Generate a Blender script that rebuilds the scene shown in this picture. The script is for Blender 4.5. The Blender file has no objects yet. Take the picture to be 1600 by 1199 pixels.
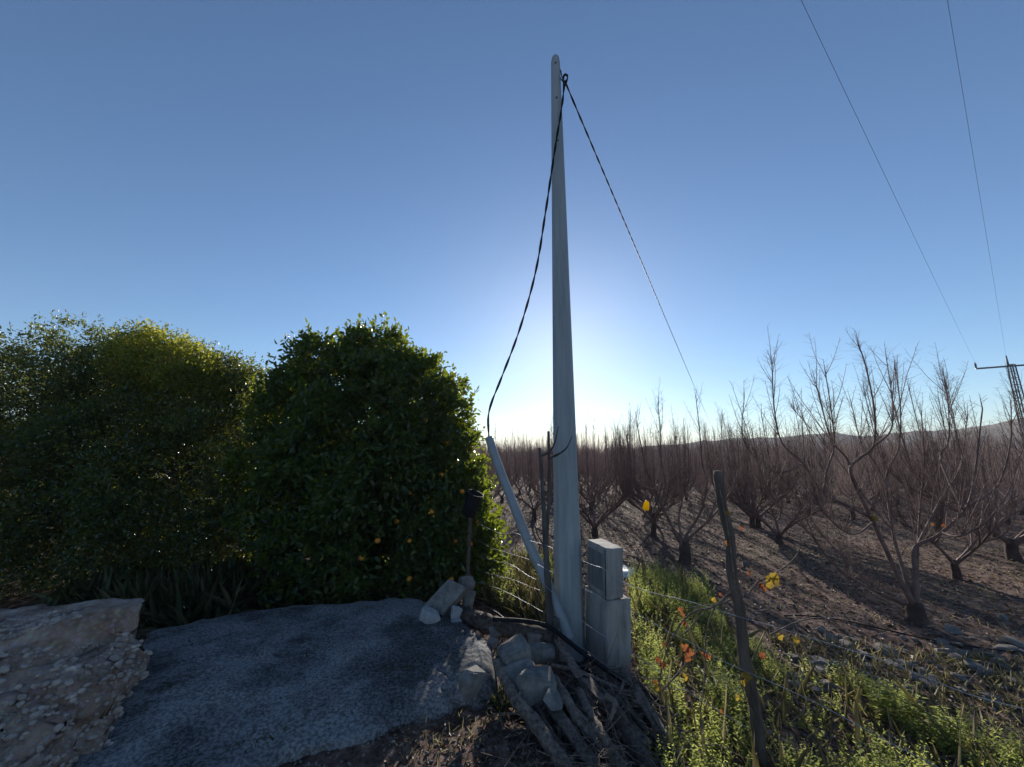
import bpy, bmesh, math, random
import numpy as np
from mathutils import Vector, noise
R = math.radians
random.seed(7)
rng = np.random.default_rng(7)
SC = bpy.context.scene
COL = SC.collection

# ------------------------------------------------------------------ camera frame (used to survey the photo)
F, TILT, EYE = 600.0, R(10.4), 2.0
CT, ST = math.cos(TILT), math.sin(TILT)
def ray(px, py):
    x, y = (px - 800.0) / F, (599.5 - py) / F
    return Vector((x, CT - y * ST, ST + y * CT))
def PY(px, py, Y):
    d = ray(px, py); return Vector((0, 0, EYE)) + d * (Y / d.y)
def PZ(px, py, z):
    d = ray(px, py); return Vector((0, 0, EYE)) + d * ((z - EYE) / d.z)
def PL(px, py, a, b):                      # point on the vertical plane through ground points a, b
    d = ray(px, py); n = Vector((b[1] - a[1], a[0] - b[0]))
    s = (a[0] * n.x + a[1] * n.y) / (d.x * n.x + d.y * n.y)
    return Vector((0, 0, EYE)) + d * s
def proj(p):
    x, y, z = p[0], p[1], p[2] - EYE
    dep = y * CT + z * ST
    if dep < .05: return None
    return 800 + F * x / dep, 599.5 - F * (z * CT - y * ST) / dep, dep

FA, FS, FP = (-.64, 5.75), (.372, 4.03), (1.6, 2.9)      # feet of the fence stakes
def sstep(a, b, x):
    t = min(1, max(0, (x - a) / (b - a))); return t * t * (3 - 2 * t)
def gz(x, y):
    n = (FP[1] - FS[1], FS[0] - FP[0]); L = math.hypot(*n)
    side = ((x - FS[0]) * n[0] + (y - FS[1]) * n[1]) / L      # <0 one side, >0 other
    s = sstep(.2, 1.2, -side if n[0] * (-3 - FS[0]) + n[1] * (2 - FS[1]) < 0 else side)
    road = .22 * s * (1 - sstep(4.2, 5.2, y))
    v = Vector((x * .7, y * .7, 0))
    h = road + .035 * noise.noise(v) + .016 * noise.noise(v * 4.1) * (1 if y < 14 else .4)
    if y < 12: h += .014 * noise.noise(v * 11) + .010 * noise.noise(v * 23)
    return h * (1 if y < 40 else 40 / y)
def G(px, py):
    z = 0
    for _ in range(4):
        p = PZ(px, py, z); z = gz(p.x, p.y)
    return Vector((p.x, p.y, z))

# ------------------------------------------------------------------ object helpers
def tag(o, label=None, cat=None, group=None, kind=None):
    if label: o['label'] = label
    if cat: o['category'] = cat
    if group: o['group'] = group
    if kind: o['kind'] = kind
    return o
def empty(name, loc=(0, 0, 0)):
    o = bpy.data.objects.new(name, None); COL.objects.link(o); o.location = loc
    o.empty_display_size = .1
    return o
def link_mesh(name, me, mat, parent=None, loc=None):
    o = bpy.data.objects.new(name, me); COL.objects.link(o)
    if mat and not me.materials: me.materials.append(mat)
    if parent: o.parent = parent
    if loc is not None: o.location = loc
    return o
class MB:
    def __init__(s): s.v, s.f = [], []
    def add(s, v, f):
        b = len(s.v); s.v += [tuple(q) for q in v]; s.f += [tuple(i + b for i in q) for q in f]
    def tube(s, pts, rad, n=6, cap=True, wob=0):
        pts = [Vector(p) for p in pts]; m = len(pts)
        if not isinstance(rad, (list, tuple)): rad = [rad] * m
        d = (pts[1] - pts[0]).normalized()
        a = d.orthogonal().normalized(); V = []
        for i, p in enumerate(pts):
            t = (pts[min(i + 1, m - 1)] - pts[max(i - 1, 0)])
            t = t.normalized() if t.length > 1e-9 else d
            a = (a - t * a.dot(t)); a = a.normalized() if a.length > 1e-6 else t.orthogonal().normalized()
            b = t.cross(a)
            for k in range(n):
                w = 2 * math.pi * k / n
                r = rad[i] * (1 + (wob * (random.random() - .5) if wob else 0))
                V.append(p + (a * math.cos(w) + b * math.sin(w)) * r)
        Fs = [(i * n + k, i * n + (k + 1) % n, (i + 1) * n + (k + 1) % n, (i + 1) * n + k) for i in range(m - 1) for k in range(n)]
        if cap: Fs += [tuple(range(n - 1, -1, -1)), tuple((m - 1) * n + k for k in range(n))]
        s.add(V, Fs)
    def box(s, c, ax, ay, az):                      # centre and three half-axis vectors
        c, ax, ay, az = map(Vector, (c, ax, ay, az))
        V = [c + ax * i + ay * j + az * k for k in (-1, 1) for j in (-1, 1) for i in (-1, 1)]
        s.add(V, [(0, 2, 3, 1), (4, 5, 7, 6), (0, 1, 5, 4), (2, 6, 7, 3), (0, 4, 6, 2), (1, 3, 7, 5)])
    def lathe(s, prof, o, axis, n=20):
        axis = Vector(axis).normalized(); a = axis.orthogonal().normalized(); b = axis.cross(a); o = Vector(o)
        V = [o + axis * h + (a * math.cos(2 * math.pi * k / n) + b * math.sin(2 * math.pi * k / n)) * r for r, h in prof for k in range(n)]
        s.add(V, [(i * n + k, i * n + (k + 1) % n, (i + 1) * n + (k + 1) % n, (i + 1) * n + k) for i in range(len(prof) - 1) for k in range(n)])
    def mesh(s, name, smooth=True):
        me = bpy.data.meshes.new(name); me.from_pydata(s.v, [], s.f); me.validate()
        if smooth: me.polygons.foreach_set('use_smooth', [True] * len(me.polygons))
        me.update(); return me
    def build(s, name, mat, parent=None, smooth=True, loc=None):
        return link_mesh(name, s.mesh(name, smooth), mat, parent, loc)
def smooth_path(pts, sub=6):
    pts = [Vector(p) for p in pts]
    if len(pts) < 3: return [pts[0].lerp(pts[-1], i / sub) for i in range(sub + 1)]
    P = [pts[0] * 2 - pts[1]] + pts + [pts[-1] * 2 - pts[-2]]; out = []
    for i in range(1, len(P) - 2):
        a, b, c, d = P[i - 1:i + 3]
        for k in range(sub):
            t = k / sub
            out.append(.5 * ((2 * b) + (c - a) * t + (2 * a - 5 * b + 4 * c - d) * t * t + (3 * b - a - 3 * c + d) * t ** 3))
    out.append(pts[-1]); return out
def bevel(o, w=.006, seg=2):
    m = o.modifiers.new('bevel', 'BEVEL'); m.width = w; m.segments = seg; m.limit_method = 'ANGLE'
    return o

# many small leaves / blades with numpy ---------------------------------------------------------------
def leaf_arrays(P, D, N, L, W, fold=.25, droop=.0):
    D = D / np.linalg.norm(D, axis=1, keepdims=True)
    S = np.cross(D, N); S /= np.linalg.norm(S, axis=1, keepdims=True) + 1e-9
    U = np.cross(S, D); L = L[:, None]; W = W[:, None]
    tip = P + D * L - U * L * droop
    r1 = P + D * L * .3 + S * W * .5 + U * W * fold; r2 = P + D * L * .7 + S * W * .42 + U * (W * fold - L * droop * .5)
    l1 = P + D * L * .3 - S * W * .5 + U * W * fold; l2 = P + D * L * .7 - S * W * .42 + U * (W * fold - L * droop * .5)
    V = np.stack([P, r1, r2, tip, l2, l1], 1).reshape(-1, 3)
    n = len(P); b = (np.arange(n) * 6)[:, None]
    Q = np.concatenate([b + np.array([[0, 1, 2, 3]]), b + np.array([[0, 3, 4, 5]])], 1).reshape(-1, 4)
    return V, Q
def np_mesh(name, V, Q):
    me = bpy.data.meshes.new(name); k = Q.shape[1]
    me.vertices.add(len(V)); me.vertices.foreach_set('co', V.astype(np.float32).ravel())
    me.loops.add(Q.size); me.loops.foreach_set('vertex_index', Q.astype(np.int32).ravel())
    me.polygons.add(len(Q)); me.polygons.foreach_set('loop_start', (np.arange(len(Q)) * k).astype(np.int32))
    me.update(calc_edges=True); return me
def unit(n):
    v = rng.normal(size=(n, 3)); return v / np.linalg.norm(v, axis=1, keepdims=True)

# ------------------------------------------------------------------ materials
class NT:
    def __init__(s, name):
        s.m = bpy.data.materials.new(name); s.m.use_nodes = True
        s.t = s.m.node_tree; s.t.nodes.clear(); s.out = s.n('ShaderNodeOutputMaterial')
    def n(s, ty, **kw):
        nd = s.t.nodes.new(ty)
        for k, v in kw.items():
            if k in nd.inputs: nd.inputs[k].default_value = v
            else: setattr(nd, k, v)
        return nd
    def l(s, a, b): s.t.links.new(a, b)
    def noise(s, scale, detail=6, rough=.6, co=None):
        nd = s.n('ShaderNodeTexNoise'); nd.inputs['Scale'].default_value = scale
        nd.inputs['Detail'].default_value = detail; nd.inputs['Roughness'].default_value = rough
        if co is not None: s.l(co, nd.inputs['Vector'])
        return nd
    def ramp(s, fac, stops):
        r = s.n('ShaderNodeValToRGB'); e = r.color_ramp.elements
        while len(e) < len(stops): e.new(.5)
        for q, (p, c) in zip(e, stops): q.position = p; q.color = (*c, 1)
        s.l(fac, r.inputs[0]); return r
    def mix(s, fac, a, b, mode='MIX'):
        m = s.n('ShaderNodeMix', data_type='RGBA', blend_type=mode)
        if isinstance(fac, float): m.inputs[0].default_value = fac
        else: s.l(fac, m.inputs[0])
        for sock, v in ((m.inputs[6], a), (m.inputs[7], b)):
            if isinstance(v, tuple): sock.default_value = (*v, 1)
            else: s.l(v, sock)
        return m.outputs[2]
    def bsdf(s, col, rough=.8, spec=.3, metal=0, bump=None, bs=.3, bd=.01):
        p = s.n('ShaderNodeBsdfPrincipled')
        if isinstance(col, tuple): p.inputs['Base Color'].default_value = (*col, 1)
        else: s.l(col, p.inputs['Base Color'])
        p.inputs['Roughness'].default_value = rough; p.inputs['Specular IOR Level'].default_value = spec
        p.inputs['Metallic'].default_value = metal
        if bump is not None:
            b = s.n('ShaderNodeBump'); b.inputs['Strength'].default_value = bs; b.inputs['Distance'].default_value = bd
            s.l(bump, b.inputs['Height']); s.l(b.outputs[0], p.inputs['Normal'])
        return p
    def done(s, sh): s.l(sh.outputs[0], s.out.inputs[0]); return s.m
    def obj(s): return s.n('ShaderNodeTexCoord').outputs['Object']
def rough_mat(name, a, b, scale, rough=.85, spec=.25, metal=0, bscale=None, bs=.4, bd=.01, c=None, stretch=None):
    t = NT(name); co = t.obj()
    if stretch:
        mp = t.n('ShaderNodeMapping'); mp.inputs['Scale'].default_value = stretch; t.l(co, mp.inputs[0]); co = mp.outputs[0]
    n1 = t.noise(scale, 8, .65, co); stops = [(.3, a), (.7, b)] if c is None else [(.25, a), (.5, b), (.75, c)]
    n2 = t.noise(bscale or scale * 6, 8, .7, co)
    return t.done(t.bsdf(t.ramp(n1.outputs[0], stops).outputs[0], rough, spec, metal, n2.outputs[0], bs, bd))
def leaf_mat(name, stops, trans, tfac=.4, rough=.45, spec=.4):
    t = NT(name); g = t.n('ShaderNodeNewGeometry')
    r = t.ramp(g.outputs['Random Per Island'], stops)
    p = t.bsdf(r.outputs[0], rough, spec)
    tr = t.n('ShaderNodeBsdfTranslucent')
    tr_c = t.mix(.7, r.outputs[0], trans); t.l(tr_c, tr.inputs[0])
    m = t.n('ShaderNodeMixShader'); m.inputs[0].default_value = tfac
    t.l(p.outputs[0], m.inputs[1]); t.l(tr.outputs[0], m.inputs[2])
    return t.done(m)
def plain(name, c, rough=.6, spec=.4, metal=0): t = NT(name); return t.done(t.bsdf(c, rough, spec, metal))

M = {}
M['pole'] = rough_mat('galvanised_steel', (.25, .28, .285), (.45, .48, .48), 4.5, .65, .35, .1, 60, .2, .004, stretch=(1.6, 1.6, .16))
M['concrete'] = rough_mat('stained_concrete', (.13, .122, .112), (.34, .32, .295), 3.0, .9, .2, 0, 70, .35, .004, c=(.42, .41, .4), stretch=(3, 3, .7))
M['doorgrey'] = rough_mat('stained_grey_door', (.09, .095, .10), (.24, .245, .25), 3, .7, .3, 0, 50, .2, .003, stretch=(6, 6, .6))
M['pvc'] = rough_mat('grey_pvc', (.24, .26, .28), (.33, .35, .37), 6, .5, .4, 0, 40, .08, .002)
M['darkline'] = plain('dark_conductor', (.06, .07, .09), 1.0, 0)
M['cable'] = plain('black_cable_sheath', (.012, .012, .014), .65, .2)
M['wire'] = plain('galvanised_wire', (.3, .31, .33), .5, .5, .3)
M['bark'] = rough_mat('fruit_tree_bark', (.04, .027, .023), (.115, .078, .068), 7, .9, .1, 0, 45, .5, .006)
M['twig'] = rough_mat('reddish_hazed_twig', (.19, .125, .103), (.40, .275, .228), 5, .75, .2, 0, 60, .3, .003)  # bark of the far rows, with haze and sun glint lightened into its colour
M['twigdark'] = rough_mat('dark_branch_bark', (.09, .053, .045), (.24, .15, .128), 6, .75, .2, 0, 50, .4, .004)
M['cbark'] = rough_mat('citrus_bark', (.03, .028, .024), (.07, .063, .055), 7, .9, .2, 0, 50, .5, .006)
M['stake'] = rough_mat('weathered_stake_bark', (.045, .04, .036), (.17, .15, .14), 9, .9, .2, 0, 55, .7, .006, stretch=(1, 1, .25))
M['postbark'] = rough_mat('post_bark', (.045, .036, .03), (.21, .16, .125), 14, .9, .2, 0, 60, .9, .012, stretch=(1, 1, .22))
M['deadwood'] = rough_mat('dead_wood', (.05, .04, .033), (.32, .25, .205), 34, .9, .2, 0, 90, .9, .01)
M['deadwood_dark'] = rough_mat('dark_dead_wood', (.03, .023, .02), (.16, .125, .105), 30, .9, .2, 0, 90, .9, .01)
M['steel'] = plain('tower_steel', (.09, .095, .1), .55, .5, .4)
M['citrus'] = leaf_mat('citrus_leaf', [(0, (.014, .034, .013)), (.45, (.03, .062, .018)), (.8, (.052, .09, .022)), (1, (.11, .14, .03))], (.34, .40, .02), .42, .36, .5)
M['hedge'] = leaf_mat('grove_leaf', [(0, (.016, .034, .016)), (.5, (.034, .062, .022)), (.85, (.065, .095, .026)), (1, (.14, .16, .04))], (.36, .38, .03), .36, .3, .6)
M['weed'] = leaf_mat('weed_leaf', [(0, (.07, .105, .035)), (.45, (.14, .18, .055)), (.8, (.23, .26, .09)), (1, (.46, .38, .22))], (.60, .66, .16), .57, .55, .3)
M['sunlitleaf'] = leaf_mat('sunlit_tint_leaf', [(0, (.09, .12, .02)), (.5, (.17, .20, .03)), (1, (.28, .28, .04))], (.55, .52, .04), .5, .4, .4)  # yellower leaf, sunlight on the crown top put into its colour
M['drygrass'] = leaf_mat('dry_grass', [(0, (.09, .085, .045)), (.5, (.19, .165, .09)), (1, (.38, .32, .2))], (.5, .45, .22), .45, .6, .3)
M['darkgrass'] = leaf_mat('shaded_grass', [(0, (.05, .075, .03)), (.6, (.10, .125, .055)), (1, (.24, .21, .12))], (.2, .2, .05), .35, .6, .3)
M['vineleaf'] = leaf_mat('autumn_vine_leaf', [(0, (.16, .04, .02)), (.45, (.26, .08, .025)), (.8, (.30, .14, .03)), (1, (.16, .14, .04))], (.34, .12, .05), .42, .55, .3)
M['yleaf'] = leaf_mat('yellow_vine_leaf', [(0, (.28, .17, .025)), (1, (.34, .25, .04))], (.5, .33, .04), .45, .55, .3)
M['litter'] = leaf_mat('leaf_litter', [(0, (.04, .026, .02)), (.5, (.11, .07, .052)), (.85, (.22, .15, .11)), (1, (.42, .33, .25))], (.2, .12, .05), .15, .6, .35)
M['orange'] = rough_mat('mandarin_peel', (.62, .20, .015), (.75, .30, .02), 8, .45, .5, 0, 200, .15, .001)
M['stone'] = rough_mat('field_stone', (.10, .085, .075), (.26, .23, .21), 9, .9, .25, 0, 60, .4, .004)
M['wallstone'] = rough_mat('wall_pebble', (.16, .12, .098), (.60, .50, .43), 14, .9, .25, 0, 70, .4, .004)
M['chunk'] = rough_mat('broken_concrete', (.10, .095, .09), (.28, .265, .24), 12, .95, .2, 0, 70, .6, .005)
M['whitechunk'] = rough_mat('white_cement', (.22, .225, .23), (.44, .44, .44), 12, .95, .2, 0, 70, .5, .004)
M['yellow'] = leaf_mat('yellow_plastic', [(0, (.75, .56, .012)), (1, (.8, .6, .015))], (1, .72, .01), .7, .4, .3)
M['blackplastic'] = plain('black_plastic', (.014, .015, .018), .75, .15)
M['sheet'] = plain('white_glare', (.8, .8, .8), .2, .6)  # white and glossy to stand for glare on the ground

def ground_mat():
    t = NT('orchard_soil'); co = t.obj()
    big = t.noise(.55, 6, .6, co); fine = t.noise(9, 10, .75, co); gr = t.noise(45, 6, .8, co)
    c1 = t.ramp(fine.outputs[0], [(.36, (.030, .017, .0135)), (.46, (.098, .057, .045)), (.56, (.175, .107, .086)), (.66, (.36, .25, .205))])
    c2 = t.ramp(fine.outputs[0], [(.37, (.038, .027, .02)), (.5, (.12, .082, .062)), (.62, (.25, .185, .14))])
    f = t.ramp(big.outputs[0], [(.45, (0, 0, 0)), (.62, (1, 1, 1))])
    c = t.mix(f.outputs[0], c1.outputs[0], c2.outputs[0])
    b = t.mix(.5, fine.outputs[0], gr.outputs[0])
    return t.done(t.bsdf(c, .95, .15, 0, b, .9, .03))
def slab_mat():
    t = NT('lichened_concrete'); co = t.obj()
    big = t.noise(1.3, 5, .55, co); mid = t.noise(6, 8, .7, co); fine = t.noise(46, 6, .72, co)
    base = t.ramp(mid.outputs[0], [(.36, (.07, .07, .07)), (.62, (.155, .155, .16))])
    sp = t.ramp(fine.outputs[0], [(.44, (0, 0, 0)), (.56, (1, 1, 1))])
    spots = t.ramp(big.outputs[0], [(.42, (0, 0, 0)), (.56, (1, 1, 1))])
    dark = t.mix(sp.outputs[0], (.03, .031, .034), base.outputs[0])
    lich = t.mix(sp.outputs[0], base.outputs[0], (.27, .268, .268))
    c = t.mix(spots.outputs[0], dark, lich)
    ms = t.noise(2.1, 7, .75, co); mp = t.n('ShaderNodeMapping'); mp.inputs['Location'].default_value = (7, 3, 1)
    t.l(co, mp.inputs[0]); t.l(mp.outputs[0], ms.inputs['Vector'])
    mk = t.ramp(ms.outputs[0], [(.57, (0, 0, 0)), (.66, (1, 1, 1))])
    c = t.mix(mk.outputs[0], c, t.mix(sp.outputs[0], (.022, .022, .017), (.075, .068, .055)))
    gr = t.noise(210, 3, .6, co); pk = t.ramp(gr.outputs[0], [(.62, (0, 0, 0)), (.68, (1, 1, 1))])
    c = t.mix(pk.outputs[0], c, (.30, .30, .30))
    return t.done(t.bsdf(c, .95, .15, 0, t.mix(.35, fine.outputs[0], mid.outputs[0]), .55, .010))
def wall_mat():
    t = NT('pebbly_conglomerate'); co = t.obj()
    v = t.n('ShaderNodeTexVoronoi'); v.inputs['Scale'].default_value = 26; t.l(co, v.inputs['Vector'])
    n = t.noise(5, 8, .7, co); f = t.noise(50, 6, .7, co)
    base = t.ramp(n.outputs[0], [(.3, (.10, .063, .046)), (.5, (.30, .21, .16)), (.7, (.48, .38, .315))])
    peb = t.ramp(v.outputs['Distance'], [(.25, (1, 1, 1)), (.42, (0, 0, 0))])
    c = t.mix(peb.outputs[0], base.outputs[0], t.mix(.6, v.outputs['Color'], (.5, .43, .37), 'MIX'), 'MIX')
    c2 = t.mix(.75, c, base.outputs[0])
    h = t.mix(.4, v.outputs['Distance'], f.outputs[0])
    return t.done(t.bsdf(c2, .95, .15, 0, h, .8, .02))
def hill_mat():
    t = NT('hillside'); co = t.obj(); n = t.noise(.035, 10, .75, co); n2 = t.noise(.15, 8, .8, co)
    c = t.ramp(t.mix(.5, n.outputs[0], n2.outputs[0]), [(.38, (.10, .095, .07)), (.5, (.22, .18, .15)), (.62, (.32, .26, .21))])
    return t.done(t.bsdf(c.outputs[0], 1, 0))
M['ground'], M['slab'], M['wall'], M['hill'] = ground_mat(), slab_mat(), wall_mat(), hill_mat()

# ------------------------------------------------------------------ setting: ground and hills
def axis_grid(a0, a1, step, ends, grow=1.16):
    c = list(np.arange(a0, a1 + 1e-6, step)); s = step; x = c[-1]
    while x < ends[1]: s *= grow; x += s; c.append(x)
    s = step; x = c[0]; pre = []
    while x > ends[0]: s *= grow; x -= s; pre.append(x)
    return pre[::-1] + c
xs = axis_grid(-5, 10, .07, (-900, 1400)); ys = axis_grid(.6, 11, .07, (-300, 1500))
gb = MB(); gb.v = [(x, y, gz(x, y)) for y in ys for x in xs]; nx = len(xs)
gb.f = [(j * nx + i, j * nx + i + 1, (j + 1) * nx + i + 1, (j + 1) * nx + i) for j in range(len(ys) - 1) for i in range(nx - 1)]
tag(gb.build('ground', M['ground']), kind='structure')

sil = [(-400, 700), (600, 708), (800, 722), (900, 719), (960, 707), (1010, 699), (1080, 693), (1150, 687), (1240, 684), (1262, 681), (1300, 677), (1335, 681), (1360, 684), (1440, 676), (1500, 673), (1540, 668), (1600, 654), (1750, 650), (2200, 660)]
def sil_at(px):
    for (a, b), (c, d) in zip(sil, sil[1:]):
        if a <= px <= c: return b + (d - b) * (px - a) / (c - a)
    return sil[0][1] if px < sil[0][0] else sil[-1][1]
hb = MB(); cols = []
for k in range(260):
    px = -400 + 2600 * k / 259; cols.append((px, sil_at(px)))
rows_ = 26; R0, R1, RC = 170., 430., 380.
for j in range(rows_):
    for px, py in cols:
        d = ray(px, py); hl = math.hypot(d.x, d.y); tan = d.z / hl
        top = max(0, EYE + RC * tan)
        r = R0 + (R1 - R0) * j / (rows_ - 1)
        w = sstep(R0, RC, r) if r < RC else 1 - .3 * (r - RC) / (R1 - RC)
        x, y = d.x / hl * r, d.y / hl * r
        nz = noise.noise(Vector((x * .05, y * .05, 0))) * 2.2 + noise.noise(Vector((x * .2, y * .2, 3))) * .8
        hb.v.append((x, y, -1 + (top + 1) * w + nz * w * min(1, top / 12)))
nc = len(cols)
hb.f = [(j * nc + i, j * nc + i + 1, (j + 1) * nc + i + 1, (j + 1) * nc + i) for j in range(rows_ - 1) for i in range(nc - 1)]
tag(hb.build('hills', M['hill']), kind='structure')

# ------------------------------------------------------------------ bare fruit trees
def spurs(mb, p, d, r, n, L, k=3):
    for i in range(n):
        t = random.random(); q = p[0].lerp(p[1], t)
        a = d.orthogonal(); a.rotate(__import__('mathutils').Quaternion(d, random.random() * 6.283))
        e = (d * random.uniform(.5, 1.1) + a).normalized(); l = L * random.uniform(.3, 1)
        mid = q + e * l * .5 + Vector((0, 0, l * .06))
        mb.tube([q, mid, q + e * l + Vector((0, 0, l * .2))], [r, r * .75, r * .4], k, False)
def shoot(mb, p, d, L, r, lod, spur=.16):
    n = 5 if lod == 0 else (4 if lod == 1 else 2); pts = [Vector(p)]; d = Vector(d).normalized()
    for i in range(n):
        d = (d + Vector((random.uniform(-.09, .09), random.uniform(-.09, .09), .10))).normalized()
        pts.append(pts[-1] + d * L / n)
    rad = [r + (r * .28 - r) * i / n for i in range(n + 1)]
    mb.tube(pts, rad, 4 if lod == 0 else 3, False)
    if lod < 2:
        dens = 22 if lod == 0 else 9
        for i in range(n):
            f = (i + .5) / n
            spurs(mb, (pts[i], pts[i + 1]), (pts[i + 1] - pts[i]).normalized(), max(.0015, r * .36), max(1, int(dens * L / n * random.uniform(.6, 1.4))), spur * (1.5 - f), 3)
    return pts
def leader(mb, pts, r0, r1, lod, upright=1.0, dens=1.0, sides=6, tipl=.35):
    """a scaffold limb through pts, with upright shoots along its outer part"""
    sp = smooth_path(pts, 5 if lod == 0 else 3); m = len(sp)
    rad = [r0 + (r1 - r0) * (i / (m - 1)) ** .5 for i in range(m)]
    mb.tube(sp, rad, sides if lod == 0 else (4 if lod == 1 else 3), False, .12 if lod == 0 else 0)
    L = sum((b - a).length for a, b in zip(sp, sp[1:]))
    cnt = int(L * (16 if lod == 0 else 11 if lod == 1 else 5) * dens)
    for _ in range(cnt):
        i = int(m * random.uniform(.08 if lod else .2, .98)); i = min(m - 2, i)
        q = sp[i].lerp(sp[i + 1], random.random()); d = (sp[i + 1] - sp[i]).normalized()
        a = Vector((random.uniform(-1, 1), random.uniform(-1, 1), 0))
        e = (d * .35 + a * .55 + Vector((0, 0, .75 * upright))).normalized()
        l = random.choice((.15, .25, .4, .6, .85, 1.15)) * random.uniform(.7, 1.2) * upright * (1.15 - .6 * i / m)
        shoot(mb, q, e, l, min(rad[i] * .7, (.0023 + .0034 * l) * (1 if lod == 0 else .9)), lod)
    # the leading tip goes on as a long whip
    shoot(mb, sp[-1], (sp[-1] - sp[-2]).normalized() + Vector((0, 0, .5)), tipl, r1, lod)
def gen_tree(seed, lod, H=3.6):
    random.seed(seed); tr, cr = MB(), MB()
    fz = random.uniform(.2, .36)
    tr.tube([(0, 0, -.15), (0, 0, .02), (.01, .0, .15), (.0, .01, fz), (0, 0, fz + .1)], [.105, .088, .075, .07, .055], 9 if lod == 0 else 6, True, .15)
    k = random.choice((4, 4, 5)); a0 = random.random() * 6.28
    for i in range(k):
        a = a0 + 6.283 * i / k + random.uniform(-.35, .35); c, s = math.cos(a), math.sin(a)
        o = random.uniform(.85, 1.15); b = Vector((0, 0, fz))
        p1 = b + Vector((c * .36 * o, s * .36 * o, .34)); p2 = p1 + Vector((c * .46 * o, s * .46 * o, .36)) + Vector((random.uniform(-.12, .12), random.uniform(-.12, .12), 0))
        p3 = p2 + Vector((c * .25, s * .25, .45)); h1 = H * random.uniform(.78, .98)
        p4 = Vector((p3.x + c * .12, p3.y + s * .12, h1 - .3))
        leader(cr, [b, p1, p2, p3, p4], random.uniform(.042, .052), .006, lod)
        for q in range(3):
            w = a + random.choice((-1, 1)) * random.uniform(.5, 1.0); cc, ss = math.cos(w), math.sin(w)
            st = (b.lerp(p1, .6) if q == 2 else p1).lerp(p2, random.uniform(.1, 1))
            e1 = st + Vector((cc * .35, ss * .35, .22)); e2 = e1 + Vector((cc * .22, ss * .22, .45)); e3 = Vector((e2.x + cc * .08, e2.y + ss * .08, H * random.uniform(.68, .92) - .3))
            leader(cr, [st, e1, e2, e3], .026, .005, lod, 1, .9)
    return tr.mesh('trunk'), cr.mesh('crown', lod < 2)
def place_tree(meshes, loc, rz=0, sc=1, label=None, group=None):
    t = empty('bare_fruit_tree', loc); t.rotation_euler.z = rz; t.scale = (sc, sc, sc)
    link_mesh('trunk', meshes[0], M['bark'], t); link_mesh('crown', meshes[1], M['twigdark'] if meshes in HI else M['twig'], t)  # near crowns keep dark bark, far ones the haze-lightened copy
    tag(t, label, 'tree', group); return t
GROUP = 'bare fruit trees of the orchard'
FARLAB = 'leafless many-stemmed fruit tree standing back in the crowded orchard rows'
HI = [gen_tree(100 + i, 0) for i in range(4)]
MID = [gen_tree(200 + i, 1) for i in range(5)]

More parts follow.
